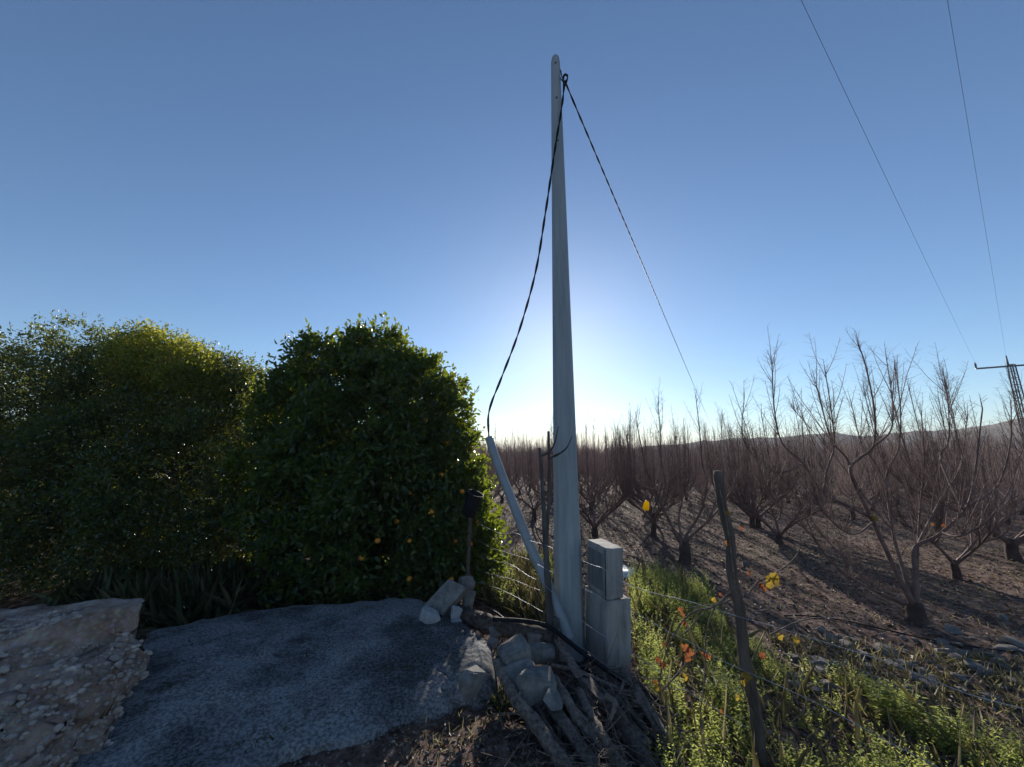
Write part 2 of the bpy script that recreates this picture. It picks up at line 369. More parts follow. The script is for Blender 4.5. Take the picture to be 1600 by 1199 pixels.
def traced(name_base, base, Y0, limbs, label, trunk_top, r=.085, sc=1):
    """a near tree whose main limbs follow those seen in the photo; each limb: list of (px, py, depth Y), radii"""
    t = empty('bare_fruit_tree', base); inv = Vector(base)
    tb, cb = MB(), MB(); tt = PY(trunk_top[0], trunk_top[1], Y0) - inv
    tb.tube([(0, 0, -.15), (0, 0, .0), tt * .35 + Vector((.01, 0, 0)), tt * .8, tt + Vector((0, 0, .05))], [r * 1.6, r * 1.25, r, r, r * .75], 12, True, .16)
    for pts, r0, r1, dens in limbs:
        dens *= 1.2
        leader(cb, [PY(*p) - inv for p in pts], r0 * .8, r1 * .85, 0, .85, dens, 8, .2)
    tb.build('trunk', M['bark'], t); cb.build('crown', M['twigdark'], t)
    return tag(t, label, 'tree', GROUP)
random.seed(5)
b1 = G(1432, 976)
Y1 = b1.y
traced('t', b1, Y1, [
    ([(1428, 948, Y1), (1402, 897, Y1 - .05), (1364, 816, Y1 - .15), (1329, 739, Y1 - .2), (1345, 715, Y1 - .22), (1365, 697, Y1 - .25), (1366, 640, Y1 - .25), (1352, 570, Y1 - .25), (1342, 540, Y1 - .25)], .05, .006, .7),
    ([(1330, 741, Y1 - .2), (1322, 715, Y1 - .15), (1300, 690, Y1 - .1), (1285, 640, Y1), (1275, 600, Y1)], .024, .006, 1),
    ([(1364, 699, Y1 - .25), (1392, 672, Y1 - .2), (1394, 625, Y1 - .2), (1385, 560, Y1 - .15)], .02, .005, .8),
    ([(1360, 808, Y1 - .15), (1320, 788, Y1 - .25), (1287, 771, Y1 - .3), (1255, 725, Y1 - .4), (1222, 692, Y1 - .45), (1210, 640, Y1 - .45), (1206, 570, Y1 - .45)], .034, .006, .8),
    ([(1287, 770, Y1 - .3), (1292, 735, Y1 - .3), (1303, 700, Y1 - .3), (1300, 650, Y1 - .25), (1290, 585, Y1 - .25)], .022, .006, .9),
    ([(1255, 726, Y1 - .4), (1215, 738, Y1 - .35), (1180, 715, Y1 - .3), (1160, 680, Y1 - .3), (1163, 620, Y1 - .3)], .02, .005, .8),
    ([(1432, 950, Y1), (1431, 897, Y1 + .05), (1430, 856, Y1 + .1), (1465, 837, Y1), (1511, 792, Y1 - .1), (1524, 735, Y1 - .1), (1529, 690, Y1 - .1), (1535, 640, Y1 - .1)], .05, .008, .6),
    ([(1511, 792, Y1 - .1), (1545, 772, Y1 - .2), (1566, 745, Y1 - .2), (1579, 690, Y1 - .2), (1580, 640, Y1 - .2)], .026, .006, .7),
    ([(1505, 797, Y1 - .1), (1470, 720, Y1 + .2), (1482, 690, Y1 + .25), (1482, 640, Y1 + .2), (1475, 590, Y1 + .2)], .018, .005, .7),
    ([(1428, 945, Y1), (1409, 883, Y1 + .2), (1395, 830, Y1 + .35), (1385, 746, Y1 + .5), (1404, 700, Y1 + .5), (1407, 640, Y1 + .5), (1400, 585, Y1 + .5)], .038, .006, .9),
    ([(1386, 760, Y1 + .45), (1365, 720, Y1 + .6), (1345, 690, Y1 + .65), (1330, 630, Y1 + .65)], .02, .005, 1),
    ([(1425, 946, Y1), (1396, 938, Y1 + .1), (1366, 923, Y1 + .3), (1326, 880, Y1 + .5), (1283, 833, Y1 + .6), (1240, 770, Y1 + .7), (1205, 722, Y1 + .7), (1190, 650, Y1 + .7)], .03, .006, .8),
    ([(1412, 942, Y1), (1350, 915, Y1 - .2), (1300, 880, Y1 - .35), (1262, 830, Y1 - .45), (1222, 800, Y1 - .5), (1190, 740, Y1 - .5), (1176, 680, Y1 - .5)], .022, .005, .9),
    ([(1366, 815, Y1 - .15), (1335, 835, Y1 - .4), (1300, 815, Y1 - .55), (1272, 770, Y1 - .65), (1262, 700, Y1 - .65)], .018, .005, 1),
    ([(1470, 832, Y1), (1500, 838, Y1 - .3), (1540, 815, Y1 - .45), (1575, 770, Y1 - .5), (1598, 700, Y1 - .5)], .02, .005, 1),
    ([(1395, 830, Y1 + .35), (1345, 770, Y1 + .7), (1310, 720, Y1 + .85), (1240, 640, Y1 + .9)], .018, .005, 1),
    ([(1430, 858, Y1 + .1), (1470, 780, Y1 + .5), (1500, 730, Y1 + .6), (1512, 650, Y1 + .6)], .02, .005, 1),
    ([(1432, 905, Y1 + .05), (1437, 800, Y1 + .5), (1444, 725, Y1 + .6), (1440, 650, Y1 + .6)], .024, .006, .9),
], 'bare fruit tree with a short forked trunk, nearest beside the bark fence post', (1431, 948), .088)
b2 = G(1070, 879); Y2 = b2.y
q3 = lambda x, y: (760 + x * .2835, 560 + y * .2835)
def c3(lst, Y, dy): return [(*q3(x, y), Y + dy * i / (len(lst) - 1)) for i, (x, y) in enumerate(lst)]
traced('t', b2, Y2, [
    (c3([(1078, 1030), (1040, 960), (960, 800), (925, 715), (880, 610), (845, 440), (825, 340)], Y2, -.3), .06, .008, 1),
    (c3([(960, 800), (985, 690), (965, 560), (960, 400), (945, 260)], Y2, .3), .03, .007, 1),
    (c3([(1085, 1020), (1110, 960), (1180, 850), (1216, 690), (1190, 580), (1175, 400), (1155, 220)], Y2, .4), .05, .008, .8),
    (c3([(1088, 1030), (1125, 985), (1230, 890), (1310, 790), (1370, 690), (1390, 560), (1380, 420)], Y2, -.5), .045, .008, .9),
    (c3([(1078, 1020), (1060, 880), (1080, 760), (1060, 600), (1040, 420)], Y2, .9), .04, .008, 1),
    (c3([(1230, 890), (1270, 760), (1250, 640), (1290, 480), (1300, 330)], Y2, .4), .03, .007, 1),
    (c3([(930, 730), (840, 690), (800, 600), (770, 420)], Y2, -.4), .026, .007, 1),
], 'bare fruit tree with a dark wishbone trunk, standing behind the concrete meter plinth', (1070, 850), .10)
b3 = G(930, 839)
near = [(b3, HI[0], 1.0, .92, 'leafless fruit tree of steep stems rising directly behind the octagonal pole'),
        (G(1496, 905), HI[1], .6, .74, 'leafless fruit tree just behind the nearest one, with slender twin stems at ground'),
        (G(1586, 876), HI[2], 2.2, 1.22, 'tall leafless fruit tree cut by the right edge, in front of the lattice tower'),
        (G(1022, 838), HI[3], 4.0, .85, 'leafless fruit tree in the gap between the plinth tree and the pole'),
        (G(1186, 826), HI[1], 3.3, .88, 'leafless fruit tree seen just right of the bark post top, one row back')]
for loc, ms, rz, sc, lab in near: place_tree(ms, loc, rz, sc, lab, GROUP)
ub, vb, o0 = Vector((-1.42, 2.5)), Vector((2.4, 1.68)), Vector((b1.x, b1.y))
used = [(b1.x, b1.y), (b2.x, b2.y)] + [(l.x, l.y) for l, *_ in near]
cand = []
for i in range(-60, 80):
    for j in range(0, 75):
        p = o0 + ub * i + vb * j + Vector((random.uniform(-.3, .3), random.uniform(-.3, .3)))
        if p.y < 1 or p.y > 190: continue
        if min((p.x - a) ** 2 + (p.y - b) ** 2 for a, b in used) < 2.6: continue
        q = proj((p.x, p.y, 1.5))
        if q is None or q[0] < 690 or q[0] > 1600 + 900 / q[2]: continue
        if p.x < -.55 + (p.y - 6) * -.0 and p.y < 13: continue
        cand.append((p.length, p))
        h = p + (ub + vb) * .5 + Vector((random.uniform(-.4, .4), random.uniform(-.4, .4)))
        if h.length > 11.5 and (h.x > -.55 or h.y > 13): cand.append((h.length, h))
cand.sort(key=lambda c: c[0])
for k, (d, p) in enumerate(cand[:285]):
    ms = HI[(k * 7) % 4] if d < 13 else MID[(k * 7 + k // 5) % 5]
    place_tree(ms, (p.x, p.y, gz(p.x, p.y) - .02), random.random() * 6.283, random.uniform(.76, .97), FARLAB, GROUP)
LOWT = [gen_tree(300 + i, 2) for i in range(3)]
arr = []
for tm, cm in LOWT:
    v, q = [], []; b = 0
    me = cm; co = np.empty(len(me.vertices) * 3); me.vertices.foreach_get('co', co); co = co.reshape(-1, 3)
    qs = np.array([list(p.vertices) for p in me.polygons if len(p.vertices) == 4]); arr.append((co, qs))
VV, QQ, b = [], [], 0
for k, (d, p) in enumerate(cand[285:1250]):
    co, qs = arr[k % 3]; a = random.random() * 6.283; s = random.uniform(.82, 1.03); c_, s_ = math.cos(a), math.sin(a)
    X = np.stack([(co[:, 0] * c_ - co[:, 1] * s_) * s + p.x, (co[:, 0] * s_ + co[:, 1] * c_) * s + p.y, co[:, 2] * s], 1)
    VV.append(X); QQ.append(qs + b); b += len(X)
if VV:
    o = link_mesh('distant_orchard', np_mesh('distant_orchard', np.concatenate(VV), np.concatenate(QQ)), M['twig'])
    tag(o, 'brown mass of far-off leafless orchard trees below the hill', 'orchard', kind='stuff')

# ------------------------------------------------------------------ citrus trees
def lump(px, py, Y, rp):
    c = PY(px, py, Y); return (np.array(c), rp / F * proj(c)[2])
def crown_points(lumps, nclump, per, spread):
    """leaf positions: each lump carries knobbly sub-clumps of leaves over a sparser core"""
    subs = []
    for c, r in lumps:
        k = 15; off = rng.random() * 6.28
        for i in range(k):
            z = 1 - 1.75 * (i + .5) / k; rr = math.sqrt(max(0, 1 - z * z)); a = i * 2.39996 + off + rng.normal() * .3
            u = np.array([math.cos(a) * rr, math.sin(a) * rr, z]); sr = r * rng.uniform(.24, .46)
            q = c + u * (r * rng.uniform(.98, 1.1) - sr * .85)
            if q[2] + sr > .1: subs.append((q, sr, c, r))
    P, N = [], []; tot = sum(sr * sr for _, sr, _, _ in subs)
    for q, sr, c, r in subs:
        n = max(6, int(nclump * .78 * sr * sr / tot)); u = unit(n); out = (q - c) / (np.linalg.norm(q - c) + 1e-6)
        d = u @ out; u = np.where((d < -.25)[:, None], u - 2 * d[:, None] * out, u)
        p = q + u * (sr * rng.uniform(.72, 1.06, n))[:, None]; keep = p[:, 2] > .05
        for c2, r2 in lumps:
            if c2 is not c: keep &= np.linalg.norm(p - c2, axis=1) > r2 * .6
        P.append(p[keep]); N.append(u[keep])
    tl = sum(r * r for _, r in lumps)
    for c, r in lumps:
        n = int(nclump * .32 * r * r / tl); u = unit(n); p = c + u * (r * rng.uniform(.45, .8, n))[:, None]; k2 = p[:, 2] > .05
        P.append(p[k2]); N.append(u[k2])
    C, U = np.concatenate(P), np.concatenate(N); k = len(C)
    pts = np.repeat(C, per, 0) + rng.normal(size=(k * per, 3)) * spread * np.repeat(rng.uniform(.55, 1.4, (k, 1)), per, 0) * np.array([1, 1, .75])
    return pts, np.repeat(U, per, 0), C, U
def sprigs(lumps, n, per, L):
    """loose twigs of leaves breaking the outline"""
    P, D = [], []
    for _ in range(n):
        c, r = lumps[rng.integers(len(lumps))]; u = unit(1)[0]; u[2] = abs(u[2]) * 1.3; u /= np.linalg.norm(u)
        q = c + u * r * .98; d = u * .6 + np.array([0, 0, .7]) + rng.normal(size=3) * .25; d /= np.linalg.norm(d)
        l = L * rng.uniform(.5, 1.3)
        for k in range(per):
            P.append(q + d * l * (k + .5) / per); w = d * .7 + rng.normal(size=3) * .6; D.append(w)
    return np.array(P), np.array(D)
def citrus(label, lumps, base, nclump, per, spread, L, W, mat, nspr, fruit=(), limbs=5, sunlit_tint=None):
    t = empty('citrus_tree', base); inv = np.array(base)
    pts, U, C, CU = crown_points(lumps, nclump, per, spread); n = len(pts)
    D = U * .55 + unit(n) * .8 + np.array([0, 0, .05]); Nn = U * .35 + np.array([0, 0, .3]) + unit(n) * .9
    sp, sd = sprigs(lumps, nspr, 9, .26)
    P = np.concatenate([pts, sp]); D = np.concatenate([D, sd]); Nn = np.concatenate([Nn, unit(len(sp)) + np.array([0, 0, .6])])
    m = len(P); V, Q = leaf_arrays(P - inv, D, Nn, rng.uniform(.6, 1.15, m) * L, rng.uniform(.7, 1.15, m) * W, .22, .12)
    link_mesh('crown', np_mesh('crown', V, Q), mat, t)
    tb = MB(); tb.tube([(0, 0, -.15), (0, 0, .1), (.05, 0, .5), (.0, .05, .9)], [.16, .12, .1, .09], 10, True, .12)
    order = list(range(len(C))); random.shuffle(order)
    for i in order[:limbs * 14]:
        e = Vector(C[i] - inv) * .97; s = Vector((0, 0, random.uniform(.4, 1.0)))
        mid = s.lerp(e, .45) + Vector((random.uniform(-.2, .2), random.uniform(-.2, .2), .15))
        r = random.choice((.012, .014, .018, .03, .045)); tb.tube(smooth_path([s, mid, e], 5), [r * (1.0 - .8 * k / 10) for k in range(11)], 5, False)
    tb.build('trunk', M['cbark'], t)
    if sunlit_tint:  # extra yellow-green leaves painting the sunlit patch on the crown top
        YL = [lump(*a) for a in sunlit_tint]; p2, u2, _, _ = crown_points(YL, 620, 24, .08); k2 = len(p2)
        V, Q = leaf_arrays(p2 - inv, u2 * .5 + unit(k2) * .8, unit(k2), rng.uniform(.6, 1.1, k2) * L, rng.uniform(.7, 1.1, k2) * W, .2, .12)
        link_mesh('sunlit_tint_leaves', np_mesh('sunlit_tint_leaves', V, Q), M['sunlitleaf'], t)
    for px, py in fruit:
        d = np.array(ray(px, py)); o = np.array((0, 0, EYE)); best = None
        for c, r in lumps:
            bq = np.dot(d, o - c); aq = np.dot(d, d); cq = np.dot(o - c, o - c) - (r * .97) ** 2; dis = bq * bq - aq * cq
            if dis > 0:
                s = (-bq - math.sqrt(dis)) / aq
                if best is None or s < best: best = s
        if best is None: continue
        fb = MB(); q = o + d * best - inv
        rr = random.uniform(.03, .038); fb.lathe([(.001, -rr * .9), (rr * .5, -rr * .8), (rr * .88, -rr * .42), (rr, 0), (rr * .88, rr * .42), (rr * .5, rr * .78), (.001, rr * .82)], q, (random.uniform(-.2, .2), random.uniform(-.2, .2), 1), 12)
        fb.build('fruit', M['orange'], t)
    return tag(t, label, 'tree', 'citrus trees of the grove')
LA = [lump(*a) for a in ((585, 655, 6.4, 112), (515, 602, 6.4, 74), (470, 650, 6.4, 66), (652, 645, 6.4, 82), (690, 720, 6.2, 62), (560, 760, 6.0, 125), (680, 800, 6.0, 82), (715, 830, 5.85, 62), (460, 770, 6.0, 85), (600, 865, 5.6, 84), (690, 885, 5.55, 52), (500, 870, 5.6, 78), (592, 576, 6.4, 58), (740, 880, 5.9, 34))]
citrus('round dark green mandarin tree with small orange fruit, next to the octagonal pole', LA, (-2.1, 6.4, 0), 4300, 26, .075, .095, .044, M['citrus'], 520,
       [(665, 657), (700, 692), (675, 800), (590, 845), (565, 872), (712, 845), (745, 815), (722, 768), (737, 700), (640, 770), (757, 745), (640, 905), (705, 905), (733, 905), (655, 560), (560, 530), (690, 742), (620, 815), (540, 820), (735, 850), (748, 880), (640, 845)])
LB2 = [lump(*a) for a in ((320, 650, 7.2, 92), (250, 610, 7.3, 86), (375, 690, 7.0, 74), (300, 770, 6.5, 125), (200, 720, 6.6, 110), (345, 860, 6.1, 84), (235, 850, 6.0, 95), (200, 620, 7.4, 80), (370, 620, 7.3, 52))]
citrus('tangled citrus tree with a yellow-green sunlit top, left of the round mandarin tree', LB2, (-4.2, 7.1, 0), 4700, 27, .085, .066, .025, M['hedge'], 420, sunlit_tint=((235, 562, 6.7, 52), (280, 580, 6.6, 48), (312, 602, 6.6, 36)))
LB1 = [lump(*a) for a in ((110, 600, 7.0, 92), (40, 620, 6.9, 92), (-40, 640, 6.8, 105), (60, 750, 6.4, 125), (-50, 800, 6.2, 125), (130, 830, 6.2, 100), (30, 880, 5.9, 86), (-90, 700, 6.6, 110))]
citrus('thin-topped bushy citrus tree at the left edge, behind the broken concrete wall', LB1, (-6.4, 6.8, 0), 3300, 26, .10, .066, .024, M['hedge'], 420)
LC = [lump(*a) for a in ((180, 640, 10.5, 70), (300, 650, 10.8, 70), (400, 700, 10.5, 66), (60, 650, 10.5, 75), (470, 720, 10, 60), (250, 760, 10, 80), (130, 760, 10, 80), (370, 790, 10, 70))]
citrus('second-row citrus tree glimpsed through the gaps between the front grove trees', LC, (-7, 10.6, 0), 1300, 22, .15, .09, .036, M['hedge'], 60)

# ------------------------------------------------------------------ pole, pipe, cables
PX, PYY = .585, 4.3
pole = empty('utility_pole', (PX, PYY, 0)); pb = MB()
a0 = math.atan2(-PYY, -PX + .05)
prof = [(.166, -.3), (.160, 0), (.0645, 7.05), (.062, 7.18), (.05, 7.25), (.026, 7.285), (.001, 7.29)]
prof = [(.166, -.3)] + [(.160 - (.160 - .0645) * i / 12, 7.05 * i / 12) for i in range(13)] + prof[3:]
n = 8
pb.v = [(r * math.cos(a0 + .15 + 2 * math.pi * k / n), r * math.sin(a0 + .15 + 2 * math.pi * k / n), h) for r, h in prof for k in range(n)]
pb.f = [(i * n + k, i * n + (k + 1) % n, (i + 1) * n + (k + 1) % n, (i + 1) * n + k) for i in range(len(prof) - 1) for k in range(n)]
bevel(pb.build('shaft', M['pole'], pole, False), .008, 2)
hb2 = MB()
def rel(p): return Vector(p) - Vector((PX, PYY, 0))
hb2.tube(smooth_path([rel(PY(868, 112, 4.28)), rel(PY(875, 109, 4.27)), rel(PY(878, 120, 4.26)), rel(PY(882, 131, 4.25)), rel(PY(872, 117, 4.27))], 6), .008, 6)
hb2.build('hook', M['steel'], pole)
for hz in (7.1, 6.55, 5.9):
    dirv = Vector((-.1, -1, 0)).normalized(); rr = .160 - (.160 - .0645) * hz / 7.05
    hole = MB(); hole.tube([dirv * (rr * .8) + Vector((0, 0, hz)), dirv * (rr + .004) + Vector((0, 0, hz))], .013, 10); hole.build('bolt', M['steel'], pole)
tag(pole, 'tall tapering grey octagonal utility pole standing beside the concrete meter plinth', 'utility pole')

def twisted(name, pts, r, pitch, label, sub=10, strands=2):
    sp = smooth_path(pts, sub)
    out, acc = [], 0; mb = MB()
    dense = []
    for a, b in zip(sp, sp[1:]):
        k = max(1, int((b - a).length / (pitch / 8)))
        dense += [a.lerp(b, i / k) for i in range(k)]
    dense.append(sp[-1])
    for s in range(strands):
        path = []; acc = 0
        for i, p in enumerate(dense):
            t = (dense[min(i + 1, len(dense) - 1)] - dense[max(0, i - 1)]).normalized()
            if i: acc += (p - dense[i - 1]).length
            u = t.cross(Vector((.3, 1, .2))).normalized(); w = t.cross(u)
            an = acc / pitch * 6.283 + s * 6.283 / strands
            path.append(p + (u * math.cos(an) + w * math.sin(an)) * r * .95)
        mb.tube(path, r, 5)
    return tag(mb.build(name, M['cable']), label, 'cable')
loop = PY(884, 121, 4.24)
twisted('overhead_cable', [PY(882, 135, 4.22), PY(887, 121, 4.22), PY(883, 117, 4.24), PY(880, 124, 4.26), PY(881, 140, 4.2), PY(876, 180, 4.16), PY(870, 215, 4.14), PY(862, 268, 4.12), PY(852, 335, 4.18), PY(837, 425, 4.3), PY(812, 515, 4.4), PY(783, 592, 4.5), PY(769, 627, 4.57), PY(763, 652, 4.6), PY(764, 684, 4.6)], .008, .5,
        'black twisted cable hanging from the pole top down into the grey pipe')
A_, B_ = PY(882, 126, 4.23), PY(1112, 668, 60)
pts = [A_.lerp(B_, (i / 24) ** 2.2) for i in range(25)]
pts = [p - Vector((0, 0, 1.0 * 4 * f * (1 - f))) if 0 else p for p, f in zip(pts, [(i / 24) ** 2.2 for i in range(25)])]
twisted('overhead_cable', pts, .0075, .6, 'black twisted cable running from the pole top away over the orchard', 2)

pipe = MB(); ppts = [(890, 1000, 4.02), (880, 972, 4.06), (868, 945, 4.1), (850, 900, 4.2), (830, 857, 4.3), (808, 803, 4.4), (786, 747, 4.5), (772, 709, 4.55), (764, 684, 4.6)]
sp = smooth_path([PY(*p) for p in ppts], 6); pipe.tube(sp, [.056 - .008 * i / (len(sp) - 1) for i in range(len(sp))], 14)
tag(pipe.build('conduit_pipe', M['pvc']), 'grey plastic conduit pipe leaning from the pole foot toward the mandarin tree', 'pipe')

# concrete meter plinth
pl = empty('meter_plinth', (.9, 3.9, 0))
ul, ur = Vector((-.115, .42, 0)).normalized(), Vector((.42, .115, 0)).normalized()
lean = Vector((.035, 0, 1))
def pblock(z0, z1, c0, ll, lr, name, mat, bv):
    mb = MB(); V = []
    for z in (z0, z1):
        b = Vector((c0[0], c0[1], 0)) + Vector((lean.x, 0, 0)) * z
        V += [b + Vector((0, 0, z)) - Vector((.9, 3.9, 0)), b + ur * lr + Vector((0, 0, z)) - Vector((.9, 3.9, 0)), b + ur * lr + ul * ll + Vector((0, 0, z)) - Vector((.9, 3.9, 0)), b + ul * ll + Vector((0, 0, z)) - Vector((.9, 3.9, 0))]
    mb.add(V, [(3, 2, 1, 0), (4, 5, 6, 7), (0, 1, 5, 4), (1, 2, 6, 5), (2, 3, 7, 6), (3, 0, 4, 7)])
    o = mb.build(name, mat, pl, False); bm = bmesh.new(); bm.from_mesh(o.data)
    bmesh.ops.subdivide_edges(bm, edges=bm.edges, cuts=26, use_grid_fill=True); bm.normal_update()
    for v in bm.verts:
        e = sum(1 for f in v.link_faces if abs(f.normal.dot(v.normal)) < .93)
        ch = max(0, noise.noise(v.co * 9 + Vector((z1 * 5, 0, 0))) + .35 * noise.noise(v.co * 31)) if e else 0
        v.co += v.normal * (.0035 * noise.noise(v.co * 8) + .002 * noise.noise(v.co * 30) - (.004 + .022 * ch if e else 0))
    bm.to_mesh(o.data); bm.free(); o.data.polygons.foreach_set('use_smooth', [True] * len(o.data.polygons)); o.data.set_sharp_from_angle(angle=R(38)); return o
pblock(-.2, .65, (.858, 3.885), .46, .255, 'base', M['concrete'], .008)
pblock(.655, 1.11, (.866, 3.89), .43, .175, 'pillar', M['concrete'], .008)
tag(pl, 'weathered two-stage concrete meter plinth at the foot of the octagonal pole', 'plinth')
fz_ = MB(); q0 = Vector((.866, 3.89, .66)) - Vector((.9, 3.9, 0)) + Vector((.035 * .66, 0, 0))
fz_.box(q0 + ul * .03 - ur * .001 + Vector((.007, 0, .215)), ul * .004, ur * .003, lean * .215)
dr = MB(); q1 = q0 + ul * .235 + Vector((.0075, 0, .215)); dr.box(q1 - ur * .0, ul * .165, ur * .006, lean * .17); bevel(dr.build('door', M['doorgrey'], pl, False), .003, 2)
fz_.build('door_seam', M['cable'], pl)

# ------------------------------------------------------------------ fence: stakes and wires
st = empty('fence_stake', (FS[0], FS[1], gz(*FS))); fo = Vector(st.location)
sb = MB(); YS = FS[1]
def S(px, py, dy=0): return PY(px, py, YS + dy) - fo
def stick(mb, pts, r0, r1, n=8, wob=.15, sub=5):
    sp = smooth_path(pts, sub); m = len(sp); sd_ = random.random() * 99; mb.tube(sp, [(r0 + (r1 - r0) * i / (m - 1)) * (1 + (.22 * noise.noise(Vector((i * .45, sd_, 0))) if wob else 0)) for i in range(m)], n, True, wob)
stick(sb, [S(863, 1062), S(861, 1000), S(858, 950), S(853, 860), S(848, 770), S(843, 700)], .048, .014)
sb.build('stem', M['stake'], st)
s2 = MB(); stick(s2, [S(868, 1050), S(866, 1000), S(868, 965)], .042, .036); s2.build('stump', M['stake'], st)
s3 = MB(); stick(s3, [S(853, 850, .02), S(857, 790, .04), S(858, 735, .03), S(857, 674, .03)], .02, .014); s3.build('branch', M['stake'], st)
s4 = MB(); stick(s4, [S(843, 713), S(858, 706, -.02), S(866, 694, -.06), S(873, 666, -.1)], .016, .004); s4.build('branch', M['stake'], st)
s5 = MB(); stick(s5, [S(858, 716, .02), S(874, 709, -.05), S(886, 699, -.1), S(894, 682, -.15)], .014, .004); s5.build('branch', M['stake'], st)
s6 = MB(); stick(s6, [S(851, 855), S(840, 835, -.02), S(833, 810, -.04)], .01, .004, 5); s6.build('branch', M['stake'], st)
tag(st, 'forked grey branch driven in as a fence stake in front of the pole', 'stake', 'fence stakes')

fp = empty('fence_post', (FP[0], FP[1], gz(*FP))); fo = Vector(fp.location)
pb2 = MB(); top = PL(1121, 737, (1.3, 2.9), (1.9, 2.9)) - fo; bot = Vector((.03, -.15, -.25))
pp = [(1193, 1215), (1188, 1180), (1179, 1105), (1163, 1030), (1156, 955), (1144, 900), (1140, 840), (1127, 785), (1122, 736)]
pts = [PY(a, b, FP[1] - .0 + .0 * i) - fo for i, (a, b) in enumerate(pp)]
pts = [pts[0] + Vector((.01, 0, -.3))] + pts
sp = smooth_path(pts, 6); pb2.tube(sp, [(.041 - .010 * i / (len(sp) - 1)) * (1 + .06 * math.sin(i * 1.7) * random.random()) for i in range(len(sp))], 16, True, .22)
pb2.build('shaft', M['postbark'], fp)
pb3 = MB(); stick(pb3, [PY(1148, 912, FP[1] - .045) - fo, PY(1139, 840, FP[1] - .04) - fo, PY(1128, 780, FP[1] - .045) - fo, PY(1123, 757, FP[1] - .03) - fo], .006, .004, 5); pb3.build('peeling_bark', M['deadwood'], fp)
kn = MB(); kp = PY(1161, 882, FP[1] - .03) - fo; stick(kn, [kp, kp + Vector((.04, -.01, .01))], .02, .012, 7); kn.build('knot', M['stake'], fp)
tag(fp, 'leaning bark-covered wooden fence post with dead vine, right of the plinth', 'fence post', 'fence stakes')
lq = PY(733, 800, 5.1); lp = empty('fence_post', (lq.x, lq.y, 0)); lb = MB(); fo = Vector((lq.x, lq.y, 0))
stick(lb, [Vector((0, 0, -.2)), Vector((.0, 0, .6)), PY(735, 800, 5.1) - fo], .03, .024); lb.build('shaft', M['deadwood_dark'], lp)
tag(lp, 'dark fence post in the mandarin foliage carrying the black pot', 'fence post', 'fence stakes')
pot = MB(); pc, pt_ = PY(731, 804, 5.05), PY(743, 771, 5.0); ax = (pt_ - pc).normalized(); hL = (pt_ - pc).length
pot.lathe([(.001, 0), (.086, 0), (.094, hL * .5), (.099, hL - .02), (.099, hL), (.110, hL + .002), (.110, hL - .014), (.103, hL - .016), (.106, hL - .004), (.095, hL - .004), (.08, .012), (.001, .012)], pc, ax, 24)
tag(pot.build('plastic_pot', M['blackplastic']), 'black plastic pot tilted on the fence post amid mandarin leaves', 'pot')

def wire(pts, label, r=.0022, sub=6):
    mb = MB(); sp = smooth_path(pts, sub); mb.tube(sp, [r * random.uniform(.8, 1.2) for _ in sp], 5)
    return tag(mb.build('fence_wire', M['wire']), label, 'wire', 'fence wires')
def W(seq, label, r=.0023):
    out = []
    for px, py in seq:
        sp_ = 857
        if px < sp_: p = PL(px, py, FA, FS)
        elif px < 1150: p = PL(px, py, FS, FP)
        else: p = PL(px, py, FP, (2.5, 2.07))
        off = Vector((-.04, -.05, 0)); out.append(p + off)
    return wire(out, label, r)
W([(728, 805), (743, 811), (762, 822), (790, 833), (812, 832), (832, 843), (857, 850), (900, 868), (932, 881), (947, 886), (968, 902), (1013, 920), (1080, 936), (1149, 957), (1207, 973), (1316, 1006), (1400, 1033), (1500, 1073), (1600, 1100), (1660, 1120)], 'topmost fence wire crossing the plinth pillar and running to the post')
W([(728, 828), (744, 838), (768, 852), (800, 863), (830, 872), (857, 886), (900, 908), (930, 923), (957, 933), (993, 951), (1049, 983), (1080, 998), (1130, 1026), (1166, 1042), (1260, 1083), (1343, 1126), (1400, 1156), (1473, 1193), (1560, 1235)], 'fence wire crossing the plinth just under its pillar')
W([(738, 870), (752, 868), (780, 875), (805, 881), (830, 897), (857, 912), (900, 955), (935, 981), (966, 1000), (1003, 1022), (1060, 1062), (1110, 1094), (1172, 1130)], 'fence wire crossing the middle of the plinth base')
W([(728, 890), (744, 887), (775, 896), (808, 904), (835, 915), (857, 922)], 'short slack fence wire low beside the grey pipe')
W([(737, 905), (757, 910), (790, 920), (830, 940), (857, 955)], 'fence wire sagging over the dark log')
W([(730, 925), (742, 932), (765, 945), (786, 957), (820, 985), (852, 1003)], 'lowest fence wire left of the forked stake')
W([(720, 955), (745, 968), (766, 982), (787, 995)], 'short stiff wire end sticking out over the dark log')
W([(872, 985), (925, 1015), (976, 1055), (1013, 1086), (1050, 1117), (1080, 1140), (1140, 1180), (1182, 1203)], 'fence wire along the bottom of the plinth over the branch pile')
W([(932, 1055), (945, 1064), (966, 1083), (1000, 1113), (1025, 1140), (1062, 1172), (1110, 1215)], 'lowest fence wire over the pile of dead branches')
W([(700, 805), (701, 850), (703, 905)], 'thin wire hanging straight down over the tilted concrete block', .003)

